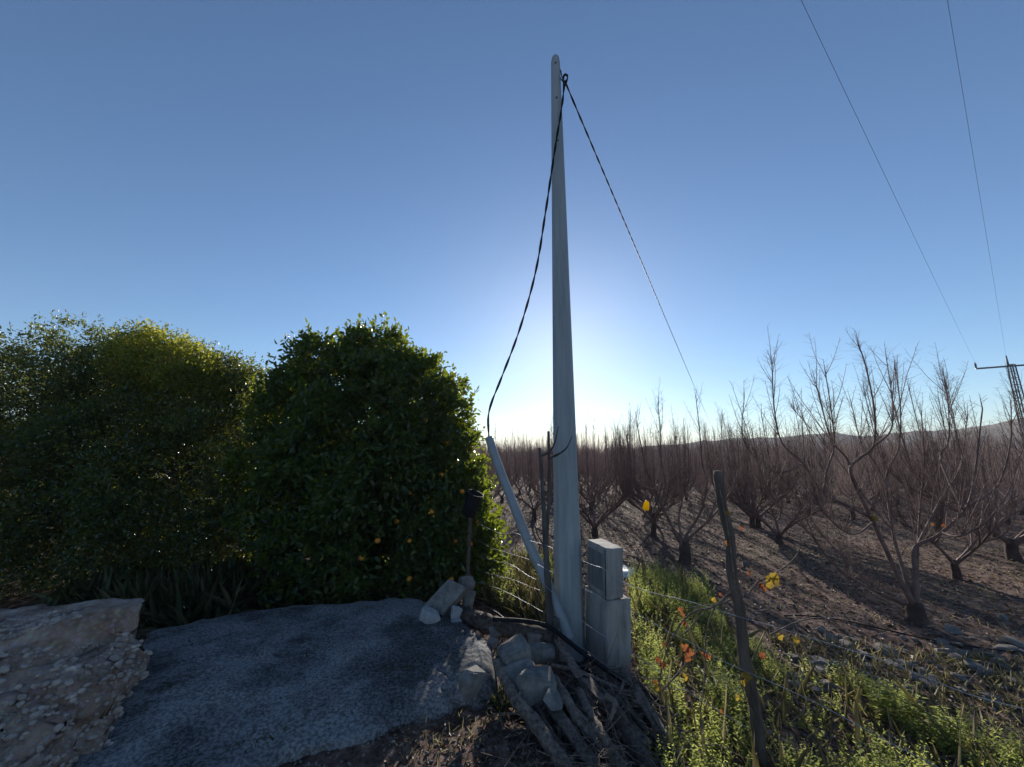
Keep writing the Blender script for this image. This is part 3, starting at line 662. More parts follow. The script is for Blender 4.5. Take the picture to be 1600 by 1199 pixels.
# ------------------------------------------------------------------ lattice tower and the line it carries
TD = 38.0
def TP(px, py): # point at the tower's camera depth
    x, y = (px - 800) / F, (599.5 - py) / F
    return Vector((0, 0, EYE)) + Vector((x, CT - y * ST, ST + y * CT)) * TD
ttop = TP(1571, 556)
tw = empty('lattice_tower', (ttop.x + .35, ttop.y, 0)); tloc = Vector(tw.location); Ht = ttop.z - .9
out = Vector((1, .12, 0)).normalized(); sidev = Vector((-.12, 1, 0)).normalized()
def hw(z): return .17 + .16 * (1 - z / Ht)
def leg(i, j, z): return out * (i * hw(z)) + sidev * (j * hw(z)) + Vector((0, 0, z))
for i in (-1, 1):
    for j in (-1, 1):
        lm = MB(); lm.tube([leg(i, j, 0), leg(i, j, Ht)], .05, 4); lm.build('leg', M['steel'], tw, False)
br = MB(); zs = [Ht * k / 16 for k in range(17)]
for k, z in enumerate(zs):
    cs = [(-1, -1), (1, -1), (1, 1), (-1, 1)]
    for c in range(4):
        a, b2_ = cs[c], cs[(c + 1) % 4]
        br.tube([leg(*a, z), leg(*b2_, z)], .03, 4)
        if k < 16: br.tube([leg(*(a if k % 2 else b2_), z), leg(*(b2_ if k % 2 else a), zs[k + 1])], .012, 4)
br.build('brace', M['steel'], tw, False)
cx = MB(); zc = TP(1572, 573).z; armv = Vector((.86, -.5, 0)).normalized()
cx.box(Vector((-.1, 0, zc)), armv * 2.35, Vector((.055, .083, 0)), Vector((0, 0, .07))); cx.build('crossarm', M['steel'], tw, False)
pk = MB(); pk.tube([(-.3, 0, Ht - .1), (-.3, 0, ttop.z)], [.09, .05], 6); pk.build('peak', M['steel'], tw)
for dx in (-2.3, 2.2):
    im = MB(); im.lathe([(.04, 0), (.09, .08), (.05, .14), (.1, .22), (.05, .3), (.1, .38), (.04, .5), (.03, .62)], armv * dx + Vector((-.1, 0, zc + .05)), (0, 0, 1), 10); im.build('insulator', M['blackplastic'], tw)
tag(tw, 'dark steel lattice pylon with a long crossarm rising behind the orchard', 'pylon')
def powerline(p_end, pxs, label):
    # level span toward a pylon out of sight behind the camera, sagging slightly
    q = PZ(*pxs, p_end.z + .2); d = (q - p_end); far = p_end + d * 2.1; mb = MB(); P_ = []
    for i in range(61):
        f = i / 60; p = p_end.lerp(far, f); p.z -= .9 * 4 * f * (1 - f) * .5; P_.append(p)
    mb.tube(P_, .0045, 5); return tag(mb.build('power_line', M['darkline']), label, 'power line', 'power lines')
powerline(tloc + armv * -2.3 + Vector((-.1, 0, zc + .67)), (1260, 0), 'thin power line to the end of the pylon crossarm')
powerline(tloc + Vector((-.3, 0, ttop.z)), (1478, 0), 'thin power line to the peak of the pylon')

# ------------------------------------------------------------------ old concrete slab and broken wall
def nf(p, s, a): return noise.noise(Vector(p) * s) * a
ZS = .36
farc = smooth_path([PZ(x, y, ZS) for x, y in ((238, 984), (330, 964), (450, 947), (560, 938), (640, 932), (692, 950), (735, 982), (765, 1008), (780, 1040))], 20)
nearc = smooth_path([PZ(x, y, ZS - .12) for x, y in ((40, 1290), (200, 1275), (330, 1236), (430, 1192), (520, 1168), (600, 1146), (670, 1122), (722, 1108), (782, 1082))], 20)
sm = MB(); NV = 90; nu = len(farc)
for j in range(NV + 1):
    for i in range(nu):
        f = j / NV; p = farc[i].lerp(nearc[i], f)
        zn = gz(nearc[i].x, nearc[i].y) + .035; ze = gz(p.x, p.y) + .05; p.z = ZS + .04 * math.sin(f * 3.14) + (zn - ZS) * f ** 2.2; en = max(0, (i / nu - .86) / .14); p.z += (min(ze, p.z) - p.z) * en ** 2
        e = min(f, 1 - f) * 46; eu = min(i, nu - 1 - i) * .45
        p.z -= .014 * math.exp(-(e / 1.0) ** 2) + .014 * math.exp(-(eu / 1.0) ** 2)
        ck = abs(noise.noise(Vector((p.x * 1.7 + 3, p.y * 1.7, 9))) + .25 * noise.noise(Vector((p.x * 7, p.y * 7, 2)))); p.z -= .02 * max(0, 1 - ck / .03) * (1 if i > nu * .72 else .35)
        p.z += nf(p, 1.6, .022) + nf(p, 7, .010) + nf(p, 24, .004)
        if j in (0, NV) or i in (0, nu - 1):
            p.x += nf(p, 6, .05) + nf(p, 19, .03); p.y += nf(p + Vector((9, 0, 0)), 6, .05) + nf(p + Vector((9, 0, 0)), 19, .03)
        sm.v.append(tuple(p))
sm.f = [(j * nu + i, (j + 1) * nu + i, (j + 1) * nu + i + 1, j * nu + i + 1) for j in range(NV) for i in range(nu - 1)]
ring = [i for i in range(nu)] + [j * nu + nu - 1 for j in range(1, NV + 1)] + [NV * nu + i for i in range(nu - 2, -1, -1)] + [j * nu for j in range(NV - 1, 0, -1)]
prev = ring
for dz, inn in ((.07, .0), (.2, -.03), (.5, -.02)):
    b = len(sm.v); cur = []
    for r_ in ring:
        x, y, z = sm.v[r_]; q = Vector((x, y, z - dz)); q.x += nf(q, 9, .03); q.y += nf(q + Vector((4, 4, 0)), 9, .03); cur.append(len(sm.v)); sm.v.append(tuple(q))
    m_ = len(ring)
    sm.f += [(prev[k], prev[(k + 1) % m_], cur[(k + 1) % m_], cur[k]) for k in range(m_)]
    prev = cur
tag(sm.build('concrete_slab', M['slab']), 'wide weathered concrete slab speckled with lichen in front of the grove', 'concrete slab')

wall = empty('broken_wall', (-2.9, 2.9, 0)); wo = Vector((-2.9, 2.9, 0)); wm = MB()
# profile stations from the hidden left part to the broken right end; each: back-bottom, back-top, front-top edge, cap lower edge, mid face, foot
stn = [
    [(-260, 980, 3.0, .2), (-240, 962, 3.0, None), (-300, 1075, 2.2, None), (-320, 1110, 2.15, None), (-400, 1330, 1.7, None), (-420, 1600, 1.45, .1)],
    [(-110, 1000, 3.1, .2), (-90, 957, 3.1, None), (-110, 1040, 2.45, None), (-120, 1070, 2.4, None), (-170, 1230, 2.0, None), (-190, 1450, 1.65, .1)],
    [(0, 1000, 3.2, .2), (5, 951, 3.2, None), (0, 1000, 2.7, None), (-5, 1030, 2.65, None), (-25, 1150, 2.3, None), (-40, 1330, 1.9, .1)],
    [(90, 1000, 3.25, .2), (95, 944, 3.25, None), (100, 972, 2.85, None), (95, 1005, 2.8, None), (70, 1115, 2.45, None), (35, 1270, 2.05, .1)],
    [(160, 1000, 3.3, .2), (165, 938, 3.3, None), (175, 952, 3.0, None), (170, 988, 2.97, None), (145, 1085, 2.65, None), (90, 1220, 2.25, .1)],
    [(212, 1010, 3.3, .2), (217, 936, 3.3, None), (222, 944, 3.1, None), (218, 992, 3.06, None), (212, 1050, 2.9, None), (172, 1150, 2.62, .1)],
]
curves = []
for k in range(6):
    c = []
    for s_ in stn:
        px, py, Y, z = s_[k]
        p = PY(px, py, Y)
        if z is not None: p.z = z if z > .15 else min(p.z, .12)
        c.append(p)
    curves.append(smooth_path(c, 14))
m_ = len(curves[0]); grid = []
subs = (4, 10, 4, 12, 12)
rowsW = []
for k in range(5):
    for q in range(subs[k]):
        rowsW.append((k, q / subs[k]))
rowsW.append((4, 1.0))
for k, f in rowsW:
    for i in range(m_):
        p = curves[k][i].lerp(curves[k + 1][i], f); face = k >= 2
        a = (.14 if k >= 3 else .03)
        dv = Vector((nf(p, 4, a), nf(p + Vector((5, 1, 2)), 4, a) - (.03 * nf(p, 11, 1)), nf(p + Vector((1, 7, 3)), 5, a * .6)))
        dv += Vector((nf(p, 14, a * .5), nf(p + Vector((3, 3, 3)), 14, a * .6), nf(p, 22, a * .3)))
        if k == 3 and f < .35: dv.y += .03 * math.sin(f / .35 * math.pi)       # undercut below the cap
        wm.v.append(tuple(p + dv - wo))
nr = len(rowsW)
wm.f = [(j * m_ + i, j * m_ + i + 1, (j + 1) * m_ + i + 1, (j + 1) * m_ + i) for j in range(nr - 1) for i in range(m_ - 1)]
wm.f.append(tuple(j * m_ + m_ - 1 for j in range(nr)))
wm.build('masonry', M['wall'], wall)
peb = MB()
def pebble(mb, c, r, seed):
    bm = bmesh.new(); bmesh.ops.create_icosphere(bm, subdivisions=2, radius=1)
    s = Vector((random.uniform(.8, 1.4), random.uniform(.7, 1.1), random.uniform(.5, .85))); o = Vector((seed, seed * .7, 0))
    rot = __import__('mathutils').Euler((random.uniform(-.5, .5), random.uniform(-.5, .5), random.random() * 6.28)).to_matrix()
    V = []
    for v in bm.verts:
        p = v.co * (1 + .30 * noise.noise(v.co * 1.3 + o) + .12 * noise.noise(v.co * 3.1 + o)); p = Vector((p.x * s.x, p.y * s.y, p.z * s.z)); V.append(Vector(c) + rot @ p * r)
    mb.add(V, [[l.index for l in f.verts] for f in bm.faces]); bm.free()
random.seed(21)
for q in range(1800):
    j = random.randrange(19, nr); i = random.randrange(10, m_)
    pebble(peb, Vector(wm.v[j * m_ + i]), random.choice((.005, .006, .008, .010, .014, .02)) * random.uniform(.8, 1.3), q * 3.1)
for q in range(240):                                   # gravel pocket on top
    i = random.randrange(22, 47); j = random.randrange(8, 15)
    pebble(peb, Vector(wm.v[j * m_ + i]), random.uniform(.006, .016), q * 1.7)
o = peb.build('pebbles', M['wallstone'], wall); o['kind'] = 'stuff'
tag(wall, 'broken end of a pebbly concrete wall in the lower left corner', 'wall')

# ------------------------------------------------------------------ stones and rubble
def rock_mesh(seed, s, npts=12, jag=.035, slabby=False):
    random.seed(seed); bm = bmesh.new()
    if slabby:
        npts = 5
        for i in (-1, 1):
            for j in (-1, 1):
                for k in (-1, 1): bm.verts.new((i * s[0] * random.uniform(.4, .9), j * s[1] * random.uniform(.4, .9), k * s[2] * random.uniform(.55, .95)))
    for _ in range(npts):
        v = Vector((random.gauss(0, 1), random.gauss(0, 1), random.gauss(0, 1))).normalized(); bm.verts.new((v.x * s[0], v.y * s[1], v.z * s[2]))
    bmesh.ops.convex_hull(bm, input=bm.verts); bmesh.ops.delete(bm, geom=[v for v in bm.verts if not v.link_faces], context='VERTS')
    bmesh.ops.bevel(bm, geom=list(bm.edges), offset=min(s) * .07, segments=2, affect='EDGES')
    bmesh.ops.triangulate(bm, faces=bm.faces)
    bmesh.ops.subdivide_edges(bm, edges=[e for e in bm.edges if e.calc_length() > max(s) * .25], cuts=2)
    m = max(s)
    for v in bm.verts: v.co += v.co.normalized() * (noise.noise(v.co / m * 2.3 + Vector((seed, 0, 0))) * m * jag + noise.noise(v.co / m * 7 + Vector((seed, 0, 0))) * m * jag * .4)
    me = bpy.data.meshes.new('rock'); bm.to_mesh(me); bm.free(); me.polygons.foreach_set('use_smooth', [True] * len(me.polygons)); me.set_sharp_from_angle(angle=R(24)); return me
def rock(name, px, py, Y, s, seed, mat, label, rot=(0, 0, 0), cat='stone', slabby=True):
    o = link_mesh(name, rock_mesh(seed, s, slabby=slabby), mat, None, PY(px, py, Y)); o.rotation_euler = rot
    return tag(o, label, cat)
random.seed(3)
cbk = MB(); a_, b_, c_, d_ = PY(664, 948, 4.3), PY(703, 906, 4.38), PY(722, 930, 4.3), PY(700, 968, 4.2)
mid_ = (a_ + b_ + c_ + d_) / 4; u1 = (b_ - a_) * .5; u2 = (d_ - a_) * .5; u3 = u1.cross(u2).normalized() * .07
cbk.box((0, 0, 0), u1, u2 * .8, u3); o = cbk.build('concrete_block', M['chunk'], None, False, mid_ - u3 * .0 + Vector((0, .06, 0))); bevel(o, .012, 3)
tag(o, 'oblong grey concrete block tilted at the back edge of the slab', 'concrete block')
rock('cement_lump', 672, 962, 4.12, (.13, .08, .07), 11, M['whitechunk'], 'lumpy whitish cement stuck to the foot of the tilted block', (0, .3, -.4), 'cement')
rock('rubble_stone', 712, 957, 4.22, (.07, .06, .06), 12, M['whitechunk'], 'small white stone, upper of two stacked under the tilted block', (.2, .2, .3))
rock('rubble_stone', 711, 973, 4.18, (.07, .06, .045), 13, M['whitechunk'], 'small pale stone, lower of two stacked under the tilted block', (0, 0, .6))
rock('rubble_stone', 733, 940, 4.5, (.08, .07, .12), 14, M['chunk'], 'brownish upright stone right of the tilted block', (0, .2, .2))
rock('rubble_stone', 728, 915, 4.7, (.11, .1, .1), 31, M['stone'], 'dark round stone behind the tilted block under the leaves', (0, .2, .2))
rock('rubble_stone', 733, 972, 4.3, (.05, .05, .05), 15, M['chunk'], 'small grey stone between the slab edge and the dark log', (.4, 0, 0))
rock('rubble_stone', 768, 1007, 3.75, (.06, .05, .05), 16, M['chunk'], 'small tan stone lying on the right corner of the slab', (.4, 0, 1))
rock('boulder', 738, 1066, 2.98, (.15, .13, .1), 17, M['chunk'], 'rounded boulder set in the right end of the slab', (.1, .2, .5), 'boulder', False)
rock('rubble_stone', 801, 1028, 3.35, (.17, .12, .11), 18, M['chunk'], 'wedge-shaped tan stone above the pale angular concrete lump', (.2, -.3, .3))
rock('concrete_lump', 836, 1074, 3.12, (.18, .14, .135), 19, M['chunk'], 'pale angular lump of broken concrete at the head of the branch pile', (.1, .15, .2), 'concrete')
rock('rubble_stone', 845, 1021, 3.7, (.17, .09, .07), 20, M['chunk'], 'flat grey stone tucked beside the forked stake', (0, .1, .2))
rock('rubble_stone', 836, 996, 3.95, (.10, .08, .05), 24, M['stone'], 'small dark stone on the end of the dark log', (0, .1, .2))
rock('concrete_fragment', 812, 1052, 3.2, (.15, .11, .035), 51, M['chunk'], 'thin broken concrete slab tilted between the wedge stone and the pale lump', (.5, -.2, .4), 'concrete')
rock('concrete_fragment', 868, 1092, 3.0, (.13, .09, .03), 52, M['chunk'], 'thin broken concrete plate among the branches under the pale lump', (.6, .3, 1.1), 'concrete')
rock('concrete_fragment', 780, 985, 4.05, (.12, .07, .035), 53, M['chunk'], 'flat concrete fragment leaning on the dark log near the slab corner', (.9, 0, .3), 'concrete')
def plank(a, b, w, t, label):
    a, b = PZ(*a), PZ(*b); d = (b - a) * .5; sd_ = d.cross(Vector((0, 0, 1))).normalized(); mb = MB(); mb.box((0, 0, 0), d, sd_ * w, d.cross(sd_).normalized() * t)
    bm = bmesh.new(); me = mb.mesh('plank', False); bm.from_mesh(me); bmesh.ops.subdivide_edges(bm, edges=bm.edges, cuts=9, use_grid_fill=True); bm.normal_update()
    for v in bm.verts:
        f = v.co.dot(d.normalized()) / d.length
        v.co += v.normal * (.005 * noise.noise(v.co * 14 + a * 5)) + (d.normalized() * .05 * noise.noise(v.co * 60) if abs(f) > .95 else Vector())
    bm.to_mesh(me); bm.free(); o = link_mesh('plank', me, M['deadwood'], None, (a + b) / 2)
    tag(o, label, 'plank')
plank((838, 1068, .34), (930, 1200, .22), .04, .011, 'grey splintered plank lying down the left of the pile')
plank((915, 1062, .3), (1010, 1165, .2), .045, .012, 'wide weathered plank lying below the plinth corner')
plank((872, 1002, .36), (905, 1058, .3), .035, .01, 'short upright plank end between the forked stake and the pole')
ROCKS = [rock_mesh(40 + i, (1, random.uniform(.6, .9), random.uniform(.35, .6)), 14) for i in range(6)]
random.seed(77)
def put_stone(p, s, label, k): 
    o = link_mesh('field_stone', ROCKS[k % 6], M['stone'], None, (p.x, p.y, p.z + s * .12)); o.scale = (s, s, s); o.rotation_euler = (random.uniform(-.3, .3), random.uniform(-.3, .3), random.random() * 6.28)
    return tag(o, label, 'stone', 'stones on the orchard soil')
SLAB = 'grey-brown field stone lying loose among others on the bare orchard soil'
for k, (px, py, s, lab) in enumerate(((1588, 1008, .14, 'large flat stone on the soil at the right edge of the picture'), (1408, 1043, .14, 'broad flat pale stone below the drip hose, in the stony patch'), (1565, 968, .11, 'long stone lying between the fruit tree rows near the right edge'), (1545, 1052, .1, 'rounded stone beside a bent dry twig near the right edge'))): put_stone(G(px, py), s, lab, k)
for k in range(210):
    px = random.uniform(1230, 1640); py = random.gauss(1040, 36)
    if py < 985: continue
    put_stone(G(px, py), random.choice((.025, .03, .04, .05, .06, .08, .11)), SLAB, k)
pg = MB(); random.seed(8)
for k in range(1500):
    px = random.uniform(960, 1680); py = random.gauss(1040, 70)
    if py < 900 or py > 1260: continue
    p = G(px, py); pebble(pg, p + Vector((0, 0, .003)), random.uniform(.006, .018), k)
for k in range(500):
    px = random.uniform(380, 860); py = random.uniform(1110, 1260); p = G(px, py); pebble(pg, p + Vector((0, 0, .002)), random.uniform(.004, .011), k)
cl = MB()
for k in range(4200):
    x, y = random.uniform(.5, 13), 3 + 11 * random.random() ** 1.5
    if x < 1.6 - (y - 4) * .35 or (x < 2.4 and y < 4.6): continue
    b = len(cl.v); r = random.choice((.008, .012, .016, .022, .035)) * random.uniform(.7, 1.3); z = gz(x, y)
    o8 = [(1, 0, 0), (.2, 1, 0), (-.9, .3, 0), (-.3, -.9, 0), (.6, -.6, .1), (.1, .1, .8), (.4, .3, .6), (0, 0, -.5)]
    cl.v += [(x + q[0] * r * random.uniform(.7, 1.4), y + q[1] * r * random.uniform(.7, 1.4), z + q[2] * r * random.uniform(.6, 1.1)) for q in o8]
    cl.f += [tuple(b + i for i in q) for q in ((0, 1, 6), (1, 2, 5), (2, 3, 5), (3, 4, 5), (4, 0, 6), (4, 6, 5), (1, 5, 6), (0, 7, 1), (1, 7, 2), (2, 7, 3), (3, 7, 4), (4, 7, 0))]
tag(cl.build('soil_clods', M['ground'], None, False), 'crumbly brown clods of orchard soil', 'soil', kind='stuff')
tag(pg.build('pebbles', M['stone']), 'small pebbles strewn over the soil', 'pebbles', kind='stuff')

# ------------------------------------------------------------------ pile of dead branches
random.seed(12)
def log(pts, r0, r1, label, mat='deadwood', name='dead_branch', wob=.16):
    mb = MB(); P_ = [PZ(*p) for p in pts]
    for q in range(1, len(P_) - 1): P_[q] += Vector((random.gauss(0, .012), random.gauss(0, .012), random.gauss(0, .006)))
    stick(mb, P_, r0, r1, 11 if r0 > .025 else 7, wob + .08, 9)
    if r0 > .02:
        for q in range(3):
            a, b_ = random.choice(list(zip(P_, P_[1:]))); c = a.lerp(b_, random.random()); dd = ((b_ - a).normalized() * .6 + Vector((random.gauss(0, .5), random.gauss(0, .5), random.random()))).normalized()
            stick(mb, [c, c + dd * r0 * 1.3, c + dd * r0 * random.uniform(1.8, 3)], r0 * .4, r0 * .22, 6, .2, 3)
    return tag(mb.build(name, M[mat]), label, 'branch', 'dead branches piled at the plinth')
log([(728, 962, .36), (760, 974, .36), (800, 985, .34), (862, 1000, .3)], .085, .08, 'thick dark log lying between the slab and the forked stake', 'deadwood_dark', 'log', .1)
log([(775, 1032, .42), (810, 1085, .36), (845, 1140, .30), (905, 1235, .22)], .036, .045, 'long pale peeled branch along the right side of the slab')
log([(866, 1062, .33), (900, 1115, .3), (945, 1170, .24), (1000, 1240, .2)], .036, .04, 'straight brown branch running down the middle of the pile', 'deadwood')
log([(905, 1080, .3), (930, 1130, .28), (960, 1180, .25), (1000, 1250, .2)], .03, .034, 'thin grey branch beside the straight brown one', 'deadwood')
log([(950, 1100, .28), (985, 1150, .24), (1030, 1225, .2)], .045, .045, 'dark stout branch at the right side of the pile', 'deadwood_dark')
log([(862, 1040, .3), (910, 1052, .3), (960, 1072, .26), (1010, 1092, .22)], .02, .012, 'slender branch lying crosswise under the plinth', 'deadwood')
log([(790, 1055, .26), (830, 1120, .2), (862, 1210, .14)], .022, .03, 'dark branch under the long pale peeled one', 'deadwood_dark')
log([(818, 1010, .42), (832, 1040, .4), (850, 1075, .3)], .018, .016, 'short broken stick between the wedge stone and pale lump', 'deadwood')
log([(946, 1088, .36), (955, 1100, .36), (952, 1128, .3)], .02, .012, 'short pale split stick standing in the pile', 'deadwood')
PILE = 'thin grey dead branch lying in the tangled pile below the plinth'
for k in range(110):
    x0, y0 = random.uniform(830, 1000), random.uniform(1045, 1110); L = random.uniform(50, 160); a = math.atan2(1, random.gauss(.62, .35))
    x1, y1 = x0 + L * math.cos(a), y0 + L * math.sin(a); z0 = random.uniform(.08, .3); z1 = random.uniform(.04, .22)
    xm, ym = (x0 + x1) / 2 + random.uniform(-9, 9), (y0 + y1) / 2 + random.uniform(-9, 9)
    log([(x0, y0, z0), (xm, ym, (z0 + z1) / 2 + .02), (x1, y1, z1)], random.choice((.006, .008, .012, .016, .024)), random.choice((.004, .006, .01)), PILE, random.choice(('deadwood_dark', 'deadwood_dark', 'deadwood')))
tt_ = MB()
for k in range(900):
    c = PZ(random.gauss(905, 55), random.uniform(1040, 1215), random.uniform(.05, .3)); d = Vector((random.gauss(.3, .6), random.gauss(-.6, .6), random.gauss(0, .25))).normalized(); l = random.uniform(.08, .4)
    tt_.tube([c, c + d * l * .5 + Vector((random.gauss(0, .02), random.gauss(0, .02), random.gauss(0, .02))), c + d * l], [.0035, .0026, .0012], 4, False)
tag(tt_.build('twig_tangle', M['deadwood']), 'tangle of fine broken twigs among the piled branches', 'twigs', kind='stuff')
# hoses
hs = MB(); stick(hs, [PZ(*p) for p in ((770, 968, .46), (812, 970, .46), (845, 975, .44), (866, 985, .42), (905, 1016, .36), (955, 1052, .28), (1000, 1082, .18), (1030, 1110, .1))], .02, .02, 8, 0, 8)
tag(hs.build('black_hose', M['cable']), 'black irrigation hose running down past the foot of the plinth', 'hose')
hs = MB(); stick(hs, [PZ(*p) for p in ((890, 1030, .3), (925, 1052, .25), (980, 1090, .16), (1030, 1125, .08))], .014, .014, 8, 0, 8)
tag(hs.build('black_hose', M['cable']), 'thinner black hose below the first one at the plinth foot', 'hose')
dl = MB(); stick(dl, [G(*p) + Vector((0, 0, .012)) for p in ((1225, 964), (1260, 964), (1310, 970), (1380, 985), (1450, 1001), (1520, 1012), (1600, 1024), (1680, 1040))], .008, .008, 7, 0, 8)
tag(dl.build('drip_hose', M['cable']), 'thin black drip hose along the soil past the nearest fruit tree', 'hose')

# ------------------------------------------------------------------ vine with autumn leaves, tags
vine = empty('grape_vine', (FP[0], FP[1], 0)); vo = Vector((FP[0], FP[1], 0)); vm = MB(); random.seed(31)
def VP(px, py, dy=-.06):
    p = PL(px, py, FS, FP) if px < 1160 else PL(px, py, FP, (2.5, 2.3)); return p + Vector((0, dy, 0)) - vo
for pts, r0, r1 in (([(1150, 910), (1130, 925), (1108, 944), (1080, 950), (1060, 968), (1045, 992), (1034, 1020), (1026, 1060), (1022, 1110)], .008, .005),
                    ([(1110, 945), (1100, 970), (1096, 1000), (1096, 1040), (1090, 1090), (1086, 1130)], .006, .004),
                    ([(1150, 925), (1120, 938), (1090, 942), (1066, 946)], .005, .003), ([(1056, 988), (1070, 978), (1084, 962), (1100, 945)], .004, .003),
                    ([(990, 1115), (1015, 1088), (1050, 1050), (1088, 1006)], .007, .004),
                    ([(1160, 925), (1176, 905), (1196, 895), (1222, 878), (1238, 858), (1240, 832)], .006, .003), ([(1170, 920), (1176, 905), (1178, 898)], .005, .004),
                    ([(1212, 905), (1225, 912), (1238, 922)], .004, .003), ([(1152, 1000), (1150, 1060), (1170, 1110)], .004, .003),
                    ([(1176, 950), (1195, 946), (1192, 940)], .004, .003), ([(1195, 985), (1230, 968), (1260, 960), (1290, 962)], .005, .003)):
    stick(vm, [VP(*p) for p in pts], r0, r1, 5, .2, 5)
vm.build('stem', M['deadwood'], vine)
def vine_leaf(mb, c, s, nrm):
    nrm = Vector(nrm).normalized(); a = nrm.orthogonal().normalized()
    from mathutils import Quaternion
    a.rotate(Quaternion(nrm, random.random() * 6.28)); b = nrm.cross(a); k = 15; V = [Vector(c)]
    for i in range(k):
        w = 6.283 * i / k; r = s * (.62 + .38 * abs(math.cos(w * 2.5))) * (.45 if i == 0 else 1)
        V.append(Vector(c) + (a * math.cos(w) + b * math.sin(w) * .85) * r + nrm * (s * .45 * math.cos(2 * w) * random.uniform(.3, 1)))
    mb.add(V, [(0, 1 + i, 1 + (i + 1) % k) for i in range(k)])
lo, ly = MB(), MB()
for px, py, s in ((1056, 946, .03), (1058, 955, .03), (1061, 966, .026), (1030, 998, .026), (1022, 1022, .035), (1028, 1030, .03), (1062, 1002, .04), (1070, 1010, .045), (1066, 1020, .035), (1096, 1016, .03), (1088, 1012, .025), (1066, 1046, .03), (1018, 1055, .025), (1122, 923, .025), (1116, 922, .02), (1086, 946, .018), (1178, 1014, .03), (1159, 891, .026), (1127, 845, .03), (1146, 820, .026), (1176, 973, .032), (1182, 972, .03), (1181, 914, .035), (1176, 908, .025), (1033, 1028, .02), (1117, 1098, .025)):
    if random.random() < .8: vine_leaf(lo, VP(px, py, -.09), s * .85, (random.uniform(-.6, .6), -1, random.uniform(-.3, .8)))
for px, py, s in ((1196, 895, .045), (1190, 906, .05), (1200, 902, .04), (1187, 898, .03), (1126, 797, .034), (1062, 1048, .04), (1154, 1046, .045), (1150, 1056, .03), (1106, 930, .028), (1021, 1064, .035), (1205, 985, .03), (1228, 990, .03), (1420, 1190, .045), (1432, 1187, .04), (1492, 1190, .05), (1140, 1078, .03)):
    vine_leaf(ly, VP(px, py, -.09), s * .8, (random.uniform(-.6, .6), -1, random.uniform(-.3, .8)))
lo.build('orange_leaves', M['vineleaf'], vine, False); ly.build('yellow_leaves', M['yleaf'], vine, False)
tag(vine, 'dead grape vine with orange and yellow leaves climbing the fence post and wires', 'vine')

def flytrap(px, py, Y, h, label):
    p = PY(px, py, Y); t = empty('hanging_trap', p)
    mb = MB(); mb.lathe([(.001, -h * .5), (h * .22, -h * .48), (h * .3, -h * .3), (h * .27, 0), (h * .2, h * .25), (h * .1, h * .36), (.001, h * .38)], (0, 0, 0), (.25, .1, 1), 14); mb.build('body', M['yellow'], t)
    hk = MB(); hk.tube([(.09 * h, .04 * h, h * .36), (.14 * h, .05 * h, h * .6), (.2 * h, .05 * h, h * .9)], .004, 5); hk.build('hook', M['steel'], t)
    tag(t, label, 'trap')
flytrap(1010, 789, Y2 - .4, .2, 'bright yellow insect trap hanging from bare twigs behind the pole')
yt = MB(); random.seed(4)
for _ in range(3): vine_leaf(yt, PY(1365 + random.uniform(-3, 3), 811 + random.uniform(-4, 4), Y1 - .25), .035, (.3, -1, .3))
tag(yt.build('yellow_tag', M['yleaf'], None, False), 'yellow scrap caught on the left limb of the nearest fruit tree', 'tag')
rt = MB(); vine_leaf(rt, PY(1475, 823, Y1 - .1), .04, (.3, -1, .3)); vine_leaf(rt, PY(1457, 819, Y1 - .1), .028, (.3, -1, .1))
tag(rt.build('red_leaves', M['vineleaf'], None, False), 'few red withered leaves on the right limb of the nearest fruit tree', 'leaves')
wp = MB(); pts = [G(x, y) for x, y in ((972, 884), (1000, 893), (1012, 900), (1000, 907), (975, 903), (955, 893))]  # low white piece carrying the ground glare in its colour
c0 = sum(pts, Vector()) / 6
wp.v = [tuple(p + Vector((0, 0, .02))) for p in pts] + [tuple(c0 + Vector((0, 0, .06)))] + [tuple(p - Vector((0, 0, .03))) for p in pts]
wp.f = [(i, (i + 1) % 6, 6) for i in range(6)] + [(i, 7 + i, 7 + (i + 1) % 6, (i + 1) % 6) for i in range(6)]
tag(wp.build('glare_patch', M['sheet']), 'pale glare patch, painted white, on the soil behind the meter plinth', 'glare patch')

